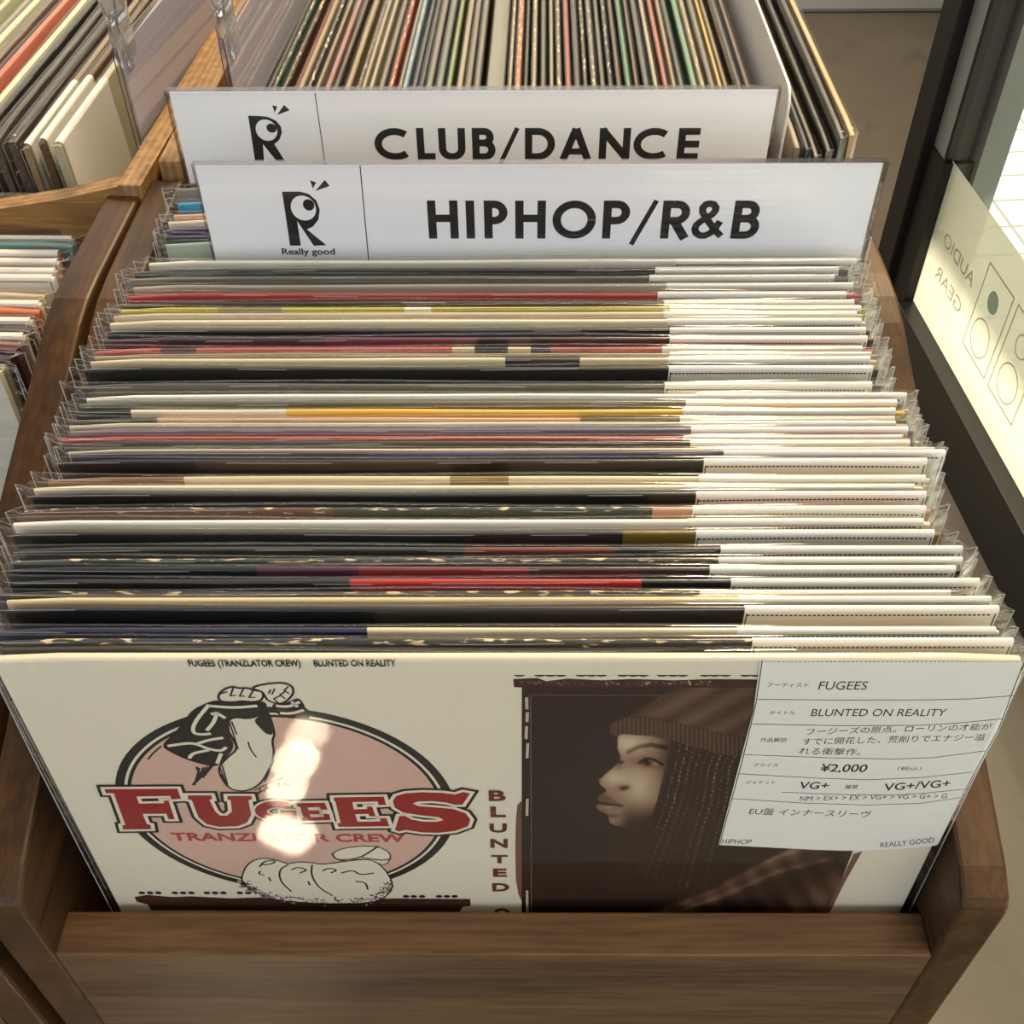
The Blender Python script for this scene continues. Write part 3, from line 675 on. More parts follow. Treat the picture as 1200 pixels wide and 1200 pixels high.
# ------------------------------------------------------------------ walnut record racks
XR, XL, TH = 0.1630, -0.1760, 0.0175
def rack(label, loc=(0, 0, 0), rot=(0, 0, 0), xl=XL, xr=XR):
    r = thing('record_rack', label, 'record rack', loc, rot)
    prof = [(.178, .0), (.178, T - .1165)]
    prof += [(.178 + .0085 * (1 - math.cos(a)) , T - .1165 + .0093 * math.sin(a)) for a in (math.radians(x) for x in (25, 50, 72))]
    prof += [(.1905, T - .1037)]
    prof += [(.400, T - .0352), (.418, T - .0292), (.434, T - .0258), (.452, T - .0248)]
    prof += [(.543, T - .0248), (.543, .0)]
    for a, b in ((xl - TH, xl), (xr, xr + TH)):
        m = MB()
        m.prism(prof, 0, a, b, M_walnut_y, M_walnut_z)
        m.build('side_panel', r, bevel=.0016)
    m = MB(); m.box((xl, .178, T - .36), (xr, .1955, T - .1525), M_walnut_x); m.build('front_panel', r, bevel=.0008)
    m = MB(); m.box((xl, .527, T - .36), (xr, .543, T - .045), M_walnut_x); m.build('back_panel', r, bevel=.001)
    m = MB(); m.box((xl, .1955, T - .345), (xr, .527, T - .330), M_walnut_x); m.build('shelf', r)
    m = MB(); m.box((xl, .20, .05), (xr, .215, T - .36), M_walnut_x); m.build('cabinet_front', r)
    return r
rack('walnut record rack holding the records behind the HIPHOP/R&B and CLUB/DANCE signs')
nb_rot = math.radians(-1.1)
piv = Vector((-.1950, .543, 0))
nw = .339
def nb_world(x, y):
    c, s = math.cos(nb_rot), math.sin(nb_rot)
    return (x - piv.x) * c - (y - piv.y) * s + piv.x, (x - piv.x) * s + (y - piv.y) * c + piv.y
nr = rack('walnut record rack on the left, set slightly askew beside the main rack', xl=-.1950 - TH - nw, xr=-.1950 - TH)
nr.location = piv - Vector((piv.x * math.cos(nb_rot) - piv.y * math.sin(nb_rot), piv.x * math.sin(nb_rot) + piv.y * math.cos(nb_rot), 0))
nr.rotation_euler = (0, 0, nb_rot)

# ------------------------------------------------------------------ records
HT = 0.3145          # jacket side
HW = 0.15725
def jacket_mesh(th, segs, worn, seed, wave=1.0, flat=None):
    R = random.Random(seed)
    m = MB()
    h2 = th / 2
    r = min(h2 * .9, .0011)
    prof = [(-h2, 0.0), (-h2, HT * .5), (-h2, HT - .03), (-h2, HT - r)]
    prof += [(-h2 + r * (1 - math.cos(a)), HT - r + r * math.sin(a)) for a in (math.radians(x) for x in (30, 60, 90))]
    prof += [(h2 - r * (1 - math.cos(a)), HT - r + r * math.sin(a)) for a in (math.radians(x) for x in (90, 60, 30, 0))]
    prof += [(h2, 0.0)]
    xs = sorted(set([round(-HW + i * HW / 8, 4) for i in range(17)] + [min(HW, max(-HW, s[0])) for s in segs if -HW < s[0] < HW]))
    ph = [R.uniform(0, 6.28) for _ in range(4)]
    am = R.uniform(.1, .5) * .001 * wave
    def wob(x):
        return am * math.sin(x * 22 + ph[0]) + am * .5 * math.sin(x * 53 + ph[1])
    def sag(x):
        e = max(0, abs(x) - HW + .004) / .004
        return -.0012 * e * e
    n = len(prof)
    rows = [[(x, p[0], p[1] + (wob(x) * .5 + sag(x) if p[1] > HT - .005 else 0)) for p in prof] for x in xs]
    for i in range(len(xs) - 1):
        xm = (xs[i] + xs[i + 1]) / 2
        c = segs[0][1]
        for s in segs:
            if xm >= s[0]:
                c = s[1]
        mat = flat or board(c, worn)
        for j in range(n - 1):
            m.poly([rows[i][j], rows[i + 1][j], rows[i + 1][j + 1], rows[i][j + 1]], mat)
    m.poly(rows[0], flat or board(segs[0][1], worn))
    m.poly(rows[-1], flat or board(segs[-1][1], worn))
    return m

def sleeve_mesh(th, seed, mat, ear=.0058, rise=.0005, nx=16):
    """two film sheets round the jacket, meeting in flattened, slightly flared side seams"""
    R = random.Random(seed)
    m = MB()
    y0 = th / 2 + .0007
    xs = [-HW - ear, -HW - ear * .55, -HW - .0006] + [-HW + .004 + (2 * HW - .008) * i / nx for i in range(nx + 1)] + [HW + .0006, HW + ear * .55, HW + ear]
    zs = [0.0, .10, .20, .262, .296, .309, HT + rise]
    be = [R.uniform(-.0012, .0030), R.uniform(-.0012, .0030)]
    ph = [R.uniform(0, 6.28) for _ in range(6)]
    a1 = R.uniform(.0002, .0007)
    def sheet(sgn):
        rows = []
        for z in zs:
            row = []
            tz = max(0, (z - .2) / .115)
            for i, x in enumerate(xs):
                if i in (0, len(xs) - 1):
                    y = be[0 if i == 0 else 1] * tz + .0004 * math.sin(z * 120 + ph[1])
                elif i in (1, len(xs) - 2):
                    y = sgn * y0 * .45 + be[0 if i == 1 else 1] * .7 * tz + .0005 * math.sin(z * 90 + ph[2] + sgn)
                else:
                    y = sgn * y0 + sgn * (.00012 + .00016 * math.sin(x * 60 + ph[3] + z * 20) ** 2)
                zz = z
                if z > HT:
                    zz = z + a1 * math.sin(x * 30 + ph[4]) + (.0006 * math.sin(ph[5] + i * 3) if i < 3 or i > len(xs) - 4 else 0)
                row.append((x, y, zz))
            rows.append(row)
        vs = [p for r in rows for p in r]
        k = len(xs)
        fs = [(j * k + i, j * k + i + 1, (j + 1) * k + i + 1, (j + 1) * k + i) for j in range(len(zs) - 1) for i in range(k - 1)]
        m.faces(vs, [f for f in fs if 2 <= f[0] % k <= k - 4], mat)
        m.faces(vs, [f for f in fs if not 2 <= f[0] % k <= k - 4], M_ear)
        return rows
    fr_, bk_ = sheet(-1), sheet(1)
    # folded-over top between the two sheets
    k = len(xs)
    arch = [fr_[-1]]
    for a in (45, 90, 135):
        c_, s_ = math.cos(math.radians(a)), math.sin(math.radians(a))
        arch.append([((f[0] + b[0]) / 2, (f[1] + b[1]) / 2 - c_ * (b[1] - f[1]) / 2, (f[2] + b[2]) / 2 + s_ * abs(b[1] - f[1]) * .25) for f, b in zip(fr_[-1], bk_[-1])])
    arch.append(bk_[-1])
    vs = [p for r in arch for p in r]
    m.faces(vs, [(j * k + i, j * k + i + 1, (j + 1) * k + i + 1, (j + 1) * k + i) for j in range(4) for i in range(k - 1)], mat)
    # welded rims: side seams and the crease along the front of the opening
    rw = .0005
    for i in (0, k - 1):
        sx = -1 if i == 0 else 1
        for j in range(len(zs) - 1):
            a, b = fr_[j][i], fr_[j + 1][i]
            m.poly([(a[0], a[1] - .0002, a[2]), (a[0] + sx * rw, a[1] - .0002, a[2]), (b[0] + sx * rw, b[1] - .0002, b[2]), (b[0], b[1] - .0002, b[2])], M_rim)
    for i in range(k - 1):
        if i < 4 or i > k - 6 or R.random() < .35:
            a, b = fr_[-1][i], fr_[-1][i + 1]
            m.poly([(a[0], a[1] - .00015, a[2] - .0003), (b[0], b[1] - .00015, b[2] - .0003), (b[0], b[1] - .00015, b[2]), (a[0], a[1] - .00015, a[2])], M_rim)
    return m

def price_card(th, x0, wd=.0805, ht=.062, seed=0, dashes=True, down=.0012):
    """white price card tucked in front of the jacket, thin rules down its sides, a dotted rule along its top"""
    R = random.Random(seed)
    m = MB()
    y = -th / 2 - .0003
    z1 = HT - down
    curve = R.uniform(-.0003, .0004)
    nx = 8
    vs = []
    for k, z in enumerate((z1 - ht, z1 - .02, z1)):
        for i in range(nx + 1):
            vs.append((x0 + wd * i / nx, y, z + (curve * math.sin(i / nx * 3.14) if k == 2 else 0)))
    m.faces(vs, [(k * (nx + 1) + i, k * (nx + 1) + i + 1, (k + 1) * (nx + 1) + i + 1, (k + 1) * (nx + 1) + i) for k in range(2) for i in range(nx)], M_card)
    fold = [(y, z1), (y * .8, z1 + down * .8), (y * .3, z1 + down + .0003), (-y * .6, z1 + down + .0002)]
    for (ya, za), (yb, zb) in zip(fold[:-1], fold[1:]):
        for i in range(nx):
            xa, xb = x0 + wd * i / nx, x0 + wd * (i + 1) / nx
            m.poly([(xa, ya, za), (xb, ya, za), (xb, yb, zb), (xa, yb, zb)], M_card)
    y -= .00007
    for xx in (x0 + .0006, x0 + wd - .0010):
        m.poly([(xx, y, z1 - ht), (xx + .0004, y, z1 - ht), (xx + .0004, y, z1 - .0006), (xx, y, z1 - .0006)], M_ink)
    if dashes:
        n = 52
        tilt = R.uniform(-.0006, .0006)
        for i in range(n):
            xa = x0 + .001 + (wd - .003) * i / n
            zz = z1 - .0016 + curve * math.sin(i / n * 3.14) + tilt * (i / n - .5)
            m.poly([(xa, y, zz), (xa + (wd / n) * .62, y, zz), (xa + (wd / n) * .62, y, zz + .0007), (xa, y, zz + .0007)], M_ink)
    return m

ORD = 'first second third fourth fifth sixth seventh eighth ninth tenth eleventh twelfth thirteenth fourteenth fifteenth sixteenth seventeenth eighteenth nineteenth twentieth'.split()
TENS = {20: 'twenty', 30: 'thirty', 40: 'forty', 50: 'fifty', 60: 'sixty'}
def ordw(n):
    if n <= 20:
        return ORD[n - 1]
    t, u = n // 10 * 10, n % 10
    return TENS[t] + '-' + ORD[u - 1] if u else {30: 'thirtieth', 40: 'fortieth', 50: 'fiftieth', 60: 'sixtieth'}[t]

def cname(h):
    h = h.lstrip('#')
    r, g, b = (int(h[i:i + 2], 16) for i in (0, 2, 4))
    mx, mn = max(r, g, b), min(r, g, b)
    v, s = mx, (mx - mn) / max(mx, 1)
    if v < 70:
        return 'navy' if b > r * 1.4 else 'black'
    if s < .16:
        return 'white' if v > 222 else ('pale grey' if v > 165 else ('grey' if v > 95 else 'dark grey'))
    if r >= g >= b:
        if (r - g) > (g - b) * 1.6 and r - g > 25:
            return 'red' if s > .45 else 'pinkish'
        if v > 190:
            return 'yellow' if s > .5 else 'cream'
        return 'brown' if v < 150 else ('orange' if s > .6 else 'tan')
    if g >= r >= b:
        return 'yellow-green' if s > .4 else 'olive grey'
    if b >= r:
        return 'blue' if (b - g) < (g - r) + 40 and g > r else 'purple'
    if g >= b >= r:
        return 'teal'
    return 'purple-grey'

LEAN = math.radians(2.203)
def add_record(label, loc, rot, th, segs, worn, seed, group, card_x=None, card_ht=.062, film=None, jm=None, name='record', dashes=True, ear=.0058):
    t = thing(name, label, 'record', loc, rot, group)
    (jm or jacket_mesh(th, segs, worn, seed)).build('jacket', t, smooth=False, fixn=jm is None)
    if card_x is not None:
        price_card(th, card_x, ht=card_ht, seed=seed, dashes=dashes).build('price_card', t, fixn=False)
    sleeve_mesh(th, seed + 500, film or M_film, ear=ear).build('plastic_sleeve', t, smooth=True, fixn=False)
    return t

# --- the front record's printed jacket
def front_jacket(th):
    m = jacket_mesh(th, [(-1, '#d6cdb9')], 0, 3, 0.0, ART['cream'])
    yb = -th / 2
    def lay(k):
        return lambda u, wv: (u / 1000, yb - .00002 - k * .000025, HT - wv / 1000)
    def soft(pts, closed=True):
        for _ in range(2):
            o = []
            n = len(pts)
            for i in range(n if closed else n - 1):
                a, b = pts[i], pts[(i + 1) % n]
                o += [(a[0] * .75 + b[0] * .25, a[1] * .75 + b[1] * .25), (a[0] * .25 + b[0] * .75, a[1] * .25 + b[1] * .75)]
            pts = o if closed else [pts[0]] + o + [pts[-1]]
        return pts
    for nme in ('arm_light', 'arm_dark', 'arm_shadow', 'fist_a', 'fist_b', 'glove_b', 'cloth', 'cloth_arm'):
        D[nme] = soft(D[nme])
    for nme in ('arm_hl', 'arm_light_lines', 'cloth_lines', 'glove_b_lines'):
        D[nme] = [soft(l, False) for l in D[nme]]
    def fill(pts, mat, k):
        f = lay(k)
        m.poly([f(*p) for p in pts], mat)
    def line(pts, wd, mat, k, closed=False):
        f = lay(k)
        for q in stroke_quads(pts, wd, closed):
            m.poly([f(p.x, p.y) for p in q], mat)
    A = ART
    cx, cy = -78.66, 83.99
    for r, mat, k in ((60.0, A['ink'], 1), (56.9, A['cream'], 2), (55.9, A['ink'], 3), (54.6, A['pink'], 4)):
        fill(arc(cx, cy, r, r, 0, 360, 96)[:-1], mat, k)
    # clasped arms, a plain line drawing
    fill(D['arm_light'], A['cream'], 5); line(D['arm_light'], .8, A['ink'], 6, True)
    fill(D['arm_shadow'], A['ink'], 7)
    fill(D['arm_dark'], A['ink'], 7)
    line(D['arm_dark'], .7, A['ink'], 7, True)
    for l in D['arm_hl']:
        line(l, 1.3, A['cream'], 8)
    for l in D['hatch']:
        line(l, .7, A['ink'], 7)
    for l in D['arm_light_lines']:
        line(l, .55, A['ink'], 7)
    for nme in ('glove_b',):
        fill(D[nme], A['ink'], 8)
    for l in D['glove_b_lines']:
        line(l, 1.2, A['cream'], 9)
    for nme in ('fist_a', 'fist_b'):
        fill(D[nme], A['cream'], 10); line(D[nme], .8, A['ink'], 11, True)
        for l in D[nme + '_lines']:
            line(l, .6, A['ink'], 11)
    # torn strip and perforation dots along the lower part
    fill(D['strip'], A['brown'], 5)
    R = random.Random(5)
    s0, s1 = D['strip'][0], D['strip'][9]
    for i in range(60):
        a = i / 60
        u = s0[0] + (s1[0] - s0[0]) * a
        if R.random() < .55:
            wv = s0[1] + R.uniform(.5, 6)
            line([(u, wv), (u + R.uniform(.3, 2), wv + R.uniform(-1.2, 1.2))], R.uniform(.2, .6), A['brown2'], 6)
    for p in D['dots']:
        fill(arc(p[0], p[1], 1.3, 1.1, 0, 360, 14)[:-1], A['ink'], 6)
    # crumpled cloth heap with a fringe
    fill(D['cloth_arm'], A['cream'], 7); line(D['cloth_arm'], .5, A['ink'], 8, True)
    fill(D['cloth'], A['cream'], 9); line(D['cloth'], .6, A['ink'], 10, True)
    for l in D['cloth_lines']:
        line(l, .75, A['ink'], 10)
    E = D['cloth_edge']
    for i in range(len(E) - 1):
        for j in range(34):
            a = (j + R.random()) / 34
            u = E[i][0] + (E[i + 1][0] - E[i][0]) * a + R.uniform(-1, 1)
            wv = E[i][1] + (E[i + 1][1] - E[i][1]) * a + R.uniform(-4.5, 1.5)
            an = R.uniform(0, 6.28)
            ln = R.uniform(.8, 2.2)
            line([(u, wv), (u + ln * math.cos(an) * .6, wv + ln * math.sin(an) * .6), (u + ln * math.cos(an + .8), wv + ln * math.sin(an + .8))], .4, A['ink'] if R.random() < .75 else A['grey'], 10)
    # band lettering: dark outline, pale outline, red face
    for nme in ('F', 'U', 'e', 'E', 'S'):
        line(D[nme], 5.0, A['ink'], 12, True)
    line(D['Gs'], 7.6, A['ink'], 12); line(D['Gbar'], 3, A['ink'], 12, True)
    for nme in ('F', 'U', 'e', 'E', 'S'):
        line(D[nme], 2.7, A['cream'], 13, True)
    line(D['Gs'], 5.9, A['cream'], 13); line(D['Gbar'], 1.8, A['cream'], 13, True)
    for nme in ('F', 'U', 'e', 'E', 'S'):
        fill(D[nme], A['red'], 14)
    line(D['Gs'], 4.2, A['red'], 14); fill(D['Gbar'], A['red'], 14)
    # sepia photograph: border, then a tonal print
    fill(D['topstrip'], A['brown'], 2)
    for i in range(70):
        a = R.random()
        p0, p1 = D['topstrip'][0], D['topstrip'][7]
        u = p0[0] + (p1[0] - p0[0]) * a
        line([(u, p0[1] + R.uniform(.6, 3)), (u + R.uniform(.3, 1.5), p0[1] + R.uniform(.8, 3.4))], R.uniform(.15, .5), A['tanlight'] if R.random() < .3 else A['brown2'], 3)
    for p in D['dots2']:
        fill(arc(p[0], p[1], 1.7, .8, 0, 180, 10), A['ink'], 3)
    fill(D['smear'], A['brown2'], 1)
    fill(D['photo_edge'], A['brown2'], 5)
    for body, p0, p1, h, bold, mk in D['cover_text']:
        put_text(m, body, p0, p1, h, bold, A[mk], lay(9))
    # the tonal print
    u0, u1, w0, w1 = D['photo'][0][0], D['photo'][3][0], D['photo'][0][1], 175.0
    nu, nw_ = 300, 360
    U, Wv = np.meshgrid(np.linspace(u0, u1, nu), np.linspace(w0, w1, nw_))
    H = D['H']
    dn = H[6] * U + H[7] * Wv + 1
    X = (H[0] * U + H[1] * Wv + H[2]) / dn
    Y = (H[3] * U + H[4] * Wv + H[5]) / dn
    rgb = sepia_print(X, Y)
    P = MB()
    P.v = [(u / 1000, yb - .0001, HT - wv / 1000) for u, wv in zip(U.ravel(), Wv.ravel())]
    P.f = [(j * nu + i, (j + 1) * nu + i, (j + 1) * nu + i + 1, j * nu + i + 1) for j in range(nw_ - 1) for i in range(nu - 1)]
    return m, P, rgb.reshape(-1, 3), lay, line, A

def poly_sdf(X, Y, pts):
    d = np.full(X.shape, 1e9)
    ins = np.zeros(X.shape, bool)
    n = len(pts)
    for i in range(n):
        ax, ay = pts[i]
        bx, by = pts[(i + 1) % n]
        ex, ey = bx - ax, by - ay
        wx, wy = X - ax, Y - ay
        t = np.clip((wx * ex + wy * ey) / (ex * ex + ey * ey + 1e-9), 0, 1)
        d = np.minimum(d, np.hypot(wx - ex * t, wy - ey * t))
        c = ((ay <= Y) & (by > Y)) | ((by <= Y) & (ay > Y))
        xi = ax + (Y - ay) / (by - ay + 1e-9) * ex
        ins ^= c & (X < xi)
    return np.where(ins, -d, d)

def sepia_print(X, Y):
    """a plain sepia studio portrait of someone in a knitted hat, in print tones"""
    rs = np.random.RandomState(3)
    S = lambda a, b, v: np.clip((v - a) / (b - a), 0, 1) ** 2 * (3 - 2 * np.clip((v - a) / (b - a), 0, 1))
    L = np.full(X.shape, .055)                                       # 0..1 tone
    L += .02 * S(300, 60, X) * S(300, 120, Y)
    L += .05 * S(150, 100, Y) * (.6 + .4 * np.sin(X * .05))
    def soft(pts, e=6):
        return S(e, -e, poly_sdf(X, Y, pts))
    def blob(cx, cy, rx, ry, rot=0):
        c, s = math.cos(rot), math.sin(rot)
        dx, dy = X - cx, Y - cy
        return np.exp(-(((dx * c + dy * s) / rx) ** 2 + ((-dx * s + dy * c) / ry) ** 2))
    def strk(pts, wd, e=3):
        d = np.full(X.shape, 1e9)
        for (ax, ay), (bx, by) in zip(pts[:-1], pts[1:]):
            ex, ey = bx - ax, by - ay
            t = np.clip(((X - ax) * ex + (Y - ay) * ey) / (ex * ex + ey * ey + 1e-9), 0, 1)
            d = np.minimum(d, np.hypot(X - ax - ex * t, Y - ay - ey * t))
        return S(wd + e, wd - e, d)
    # coat and shoulder
    coat = soft([(640, 1160), (900, 1060), (1100, 960), (1300, 850), (1640, 800), (1640, 1200), (600, 1200)], 14)
    L = L * (1 - coat) + coat * (.15 + .10 * np.sin((X * .5 + Y) * .018) + .05 * np.sin(X * .05 - Y * .03))
    for q in ([(640, 1150), (900, 1040), (1200, 905), (1400, 840)], [(760, 1160), (1000, 1070), (1250, 960), (1500, 900)]):
        L += .16 * strk(q, 9, 14) * coat
    neck = soft([(560, 720), (760, 560), (900, 700), (860, 960), (520, 960)], 20)
    L = L * (1 - neck) + neck * .09
    # face
    face = soft([(497, 318), (620, 312), (775, 345), (762, 430), (735, 520), (704, 610), (664, 690), (610, 738), (545, 756), (486, 748), (455, 732), (452, 706),
                 (440, 690), (412, 680), (396, 664), (400, 646), (408, 634), (402, 616), (416, 602), (440, 588), (438, 576), (410, 552), (408, 532), (430, 512),
                 (470, 478), (500, 448), (508, 420), (494, 385)], 5)
    tone = .36 + .34 * blob(540, 360, 110, 60) + .26 * blob(470, 520, 60, 50) + .30 * blob(590, 560, 95, 110) + .10 * blob(480, 700, 60, 40)
    tone -= .30 * S(600, 760, Y) * S(470, 560, X) + .22 * S(660, 760, X)
    tone -= .22 * blob(520, 566, 32, 14) + .20 * blob(630, 450, 70, 26, .1) + .16 * blob(500, 450, 18, 36)
    tone -= .30 * strk([(545, 402), (590, 378), (650, 368), (720, 380)], 9, 9)
    tone -= .34 * strk([(598, 452), (625, 432), (668, 438), (705, 460)], 5, 4)
    tone -= .40 * blob(632, 448, 14, 15)
    tone += .36 * blob(645, 441, 5, 5) + .18 * blob(672, 456, 16, 8)
    tone -= .34 * strk([(492, 438), (510, 452), (518, 446)], 5, 4)
    tone -= .36 * blob(528, 572, 22, 9, -.2)
    tone -= .10 * soft([(402, 612), (432, 600), (462, 614), (520, 652), (470, 650), (410, 640)], 5)
    tone -= .06 * soft([(400, 648), (450, 650), (520, 655), (480, 678), (420, 682)], 5)
    tone += .16 * blob(445, 662, 30, 7)
    tone -= .38 * strk([(404, 641), (450, 646), (518, 654)], 3.5, 3)
    tone -= .22 * blob(470, 700, 34, 10)
    L = L * (1 - face) + face * np.clip(tone, .05, .85)
    # braids
    for k in range(10):
        x0 = 750 + k * 33
        pts = [(x0 + 12, 350 + k * 5), (x0 - 18 - k, 480), (x0 - 60 + k * 2, 640), (x0 - 120 + k * 3, 800), (x0 - 200 + k * 6, 960 + 10 * k)]
        b = strk(pts, 13, 3)
        L = L * (1 - b) + b * (.06 + .05 * ((k * 5) % 4) / 3)
        L += (.16 + .2 * ((k * 7) % 5) / 4) * strk([(p[0] - 3, p[1]) for p in pts], 2, 2) * (np.sin(Y * .30 + k * 2.1) > -.2) * (1 - .5 * S(600, 950, Y))
    for k in range(5):
        pts = [(520 + k * 14, 752), (500 + k * 12, 830), (455 + k * 22, 940)]
        L += .12 * strk(pts, 2, 2) * (np.sin(Y * .4 + k * 2) > 0)
    # knitted hat
    hat = soft([(470, 262), (540, 238), (600, 205), (690, 140), (790, 104), (900, 84), (1040, 74), (1640, 74), (1640, 470), (1180, 440), (950, 405), (770, 352), (640, 326), (520, 318), (476, 332), (456, 300)], 4)
    kn = .5 + .5 * np.sin(X * .42 + 6 * np.sin(Y * .02)) * np.sin(Y * .40 + X * .10)
    ribs = .5 + .5 * np.sin((Y + X * .55) * .055)
    ht = .13 + .10 * kn + .10 * ribs
    brim = soft([(456, 300), (470, 262), (560, 236), (640, 240), (790, 268), (950, 310), (1180, 350), (1640, 380), (1640, 470), (1180, 440), (950, 405), (770, 352), (640, 326), (476, 332)], 5)
    ht = ht * (1 - brim) + brim * (.13 + .26 * (.5 + .5 * np.sin(Y * .55 + X * .22)) * (.5 + .5 * np.sin(X * .30)))
    ht = ht - .05 * S(850, 1150, X)
    ht -= .06 * strk([(560, 236), (640, 240), (790, 268), (950, 310), (1180, 350)], 5, 5)
    L = L * (1 - hat) + hat * np.clip(ht, .04, 1)
    L = np.clip(L + rs.normal(0, .006, X.shape), .02, 1)
    # sepia duotone in sRGB, then linear
    stops = np.array([[.0, 20, 10, 6], [.12, 48, 28, 19], [.25, 88, 62, 48], [.45, 140, 112, 90], [.7, 190, 168, 142], [1, 226, 212, 188]])
    out = np.stack([np.interp(L, stops[:, 0], stops[:, i]) for i in (1, 2, 3)], -1) / 255
    return np.where(out <= .04045, out / 12.92, ((out + .055) / 1.055) ** 2.4)

def print_mat():
    m, nt, N, Lk, b = nm('sepia_print')
    a = N.new('ShaderNodeAttribute')
    a.attribute_name = 'print'
    Lk.new(a.outputs['Color'], b.inputs['Base Color'])
    b.inputs['Roughness'].default_value = .45
    return m

def zloc(y):
    """base of a leaning record whose top front edge is at depth y and height T"""
    return y - HT * math.sin(LEAN), T - HT * math.cos(LEAN)

recs = D['records']
G_MAIN = 'records in the rack behind the HIPHOP/R&B sign and in front of it'
for i, (y, xo, cxl, segs, worn) in enumerate(recs):
    gap = (y - recs[i - 1][0]) if i else .004
    gap = max(gap, .0019)
    th = min(.0017, gap * .42) if i else .0030
    th = max(th, .0007)
    by, bz = zloc(y + th / 2)
    cn = cname(segs[0][1])
    if len(segs) > 1:
        c2 = cname(segs[1][1])
        cn = cn + (' and ' + c2 if c2 != cn else '')
    if i == 0:
        t = thing('record', 'cream record at the very front with a red-lettered round emblem and a sepia portrait', 'record', (xo, by, bz), (-LEAN, 0, 0), 'records in the main walnut rack')
        m, P, rgb, lay, line, A = front_jacket(th)
        o = m.build('jacket', t, fixn=False)
        pr = P.build('portrait_print', o, fixn=False)
        at = pr.data.color_attributes.new('print', 'FLOAT_COLOR', 'POINT')
        buf = np.ones((len(rgb), 4), np.float32)
        buf[:, :3] = rgb
        at.data.foreach_set('color', buf.ravel())
        pr.data.materials.append(print_mat())
        # thin pale frame lines scratched round the photograph
        fm = MB()
        for l in D['frame_line']:
            for q in stroke_quads(l, .35):
                fm.poly([lay(6)(p.x, p.y) for p in q], A['brown2'])
        for l in D['frame_marks']:
            for q in stroke_quads(l, 1.0):
                fm.poly([lay(6)(p.x, p.y) for p in q], A['tanlight'])
        fm.build('photo_border', o, fixn=False)
        # price card
        cm = MB()
        yc = -th / 2 - .0005
        f = lambda k: (lambda u, wv: (u / 1000, yc - k * .00004, HT - wv / 1000))
        cm.poly([f(0)(*p) for p in D['label_outline']], M_card)
        for l in D['label_lines']:
            for q in stroke_quads(l, .32):
                cm.poly([f(1)(p.x, p.y) for p in q], M_ink)
        for body, p0, p1, h, bold, mk in D['label_text']:
            put_text(cm, body, p0, p1, h, bold, M_ink, f(1))
        n = 60
        for k in range(n):
            ua = 77.6 + 79 * k / n
            cm.poly([f(1)(ua, .9), f(1)(ua + .8, .9), f(1)(ua + .8, .5), f(1)(ua, .5)], M_inkg)
        cm.build('price_card', t, fixn=False)
        sleeve_mesh(th + .0010, 501, M_film_front, ear=.0042).build('plastic_sleeve', t, smooth=True, fixn=False)
        continue
    if y < .42:
        lab = f"{cn} record, {ordw(i)} behind the front record with the red emblem"
    else:
        lab = f"{cn} record behind the HIPHOP/R&B sign, {ordw(i - 41)} back from that sign"
    if worn:
        lab = 'worn ' + lab
    add_record(lab, (xo, by, bz), (-LEAN, 0, 0), th, segs, worn, 10 + i, 'records in the main walnut rack', cxl)

# --- neighbouring rack's records
def nb_back(x, y):
    return x, y
nbr = D['neighbour']
for i, (y, xr_, c, lab) in enumerate(nbr):
    th = .0034
    nxt = (nbr[i - 1][0] - y) if i else .01
    th = min(.0036, (y - nbr[i + 1][0]) - .0012) if i + 1 < len(nbr) else .004
    th = max(th, .002)
    zt = -.05
    xo = xr_ - HW - .006
    t = add_record(f"{cname(c)} record in the left walnut rack, {ordw(len(nbr) - i)} back from its front",
                   (xo, y + th / 2 - HT * math.sin(LEAN), T + zt - HT * math.cos(LEAN)), (-LEAN, 0, nb_rot), th, [(-1, c)], 0, 900 + i, 'records in the left walnut rack',
                   card_x=(HW - .0815) if lab else None, card_ht=.05)
    if lab == 2:
        mm = MB()
        put_text(mm, 'M FEAT. SHING02', (HW - .052, -(HT - .0095)), (HW - .004, -(HT - .0095)), .0052, 0, M_ink, lambda u, wv: (u, -th / 2 - .0006, -wv))
        mm.build('card_lettering', t, fixn=False)

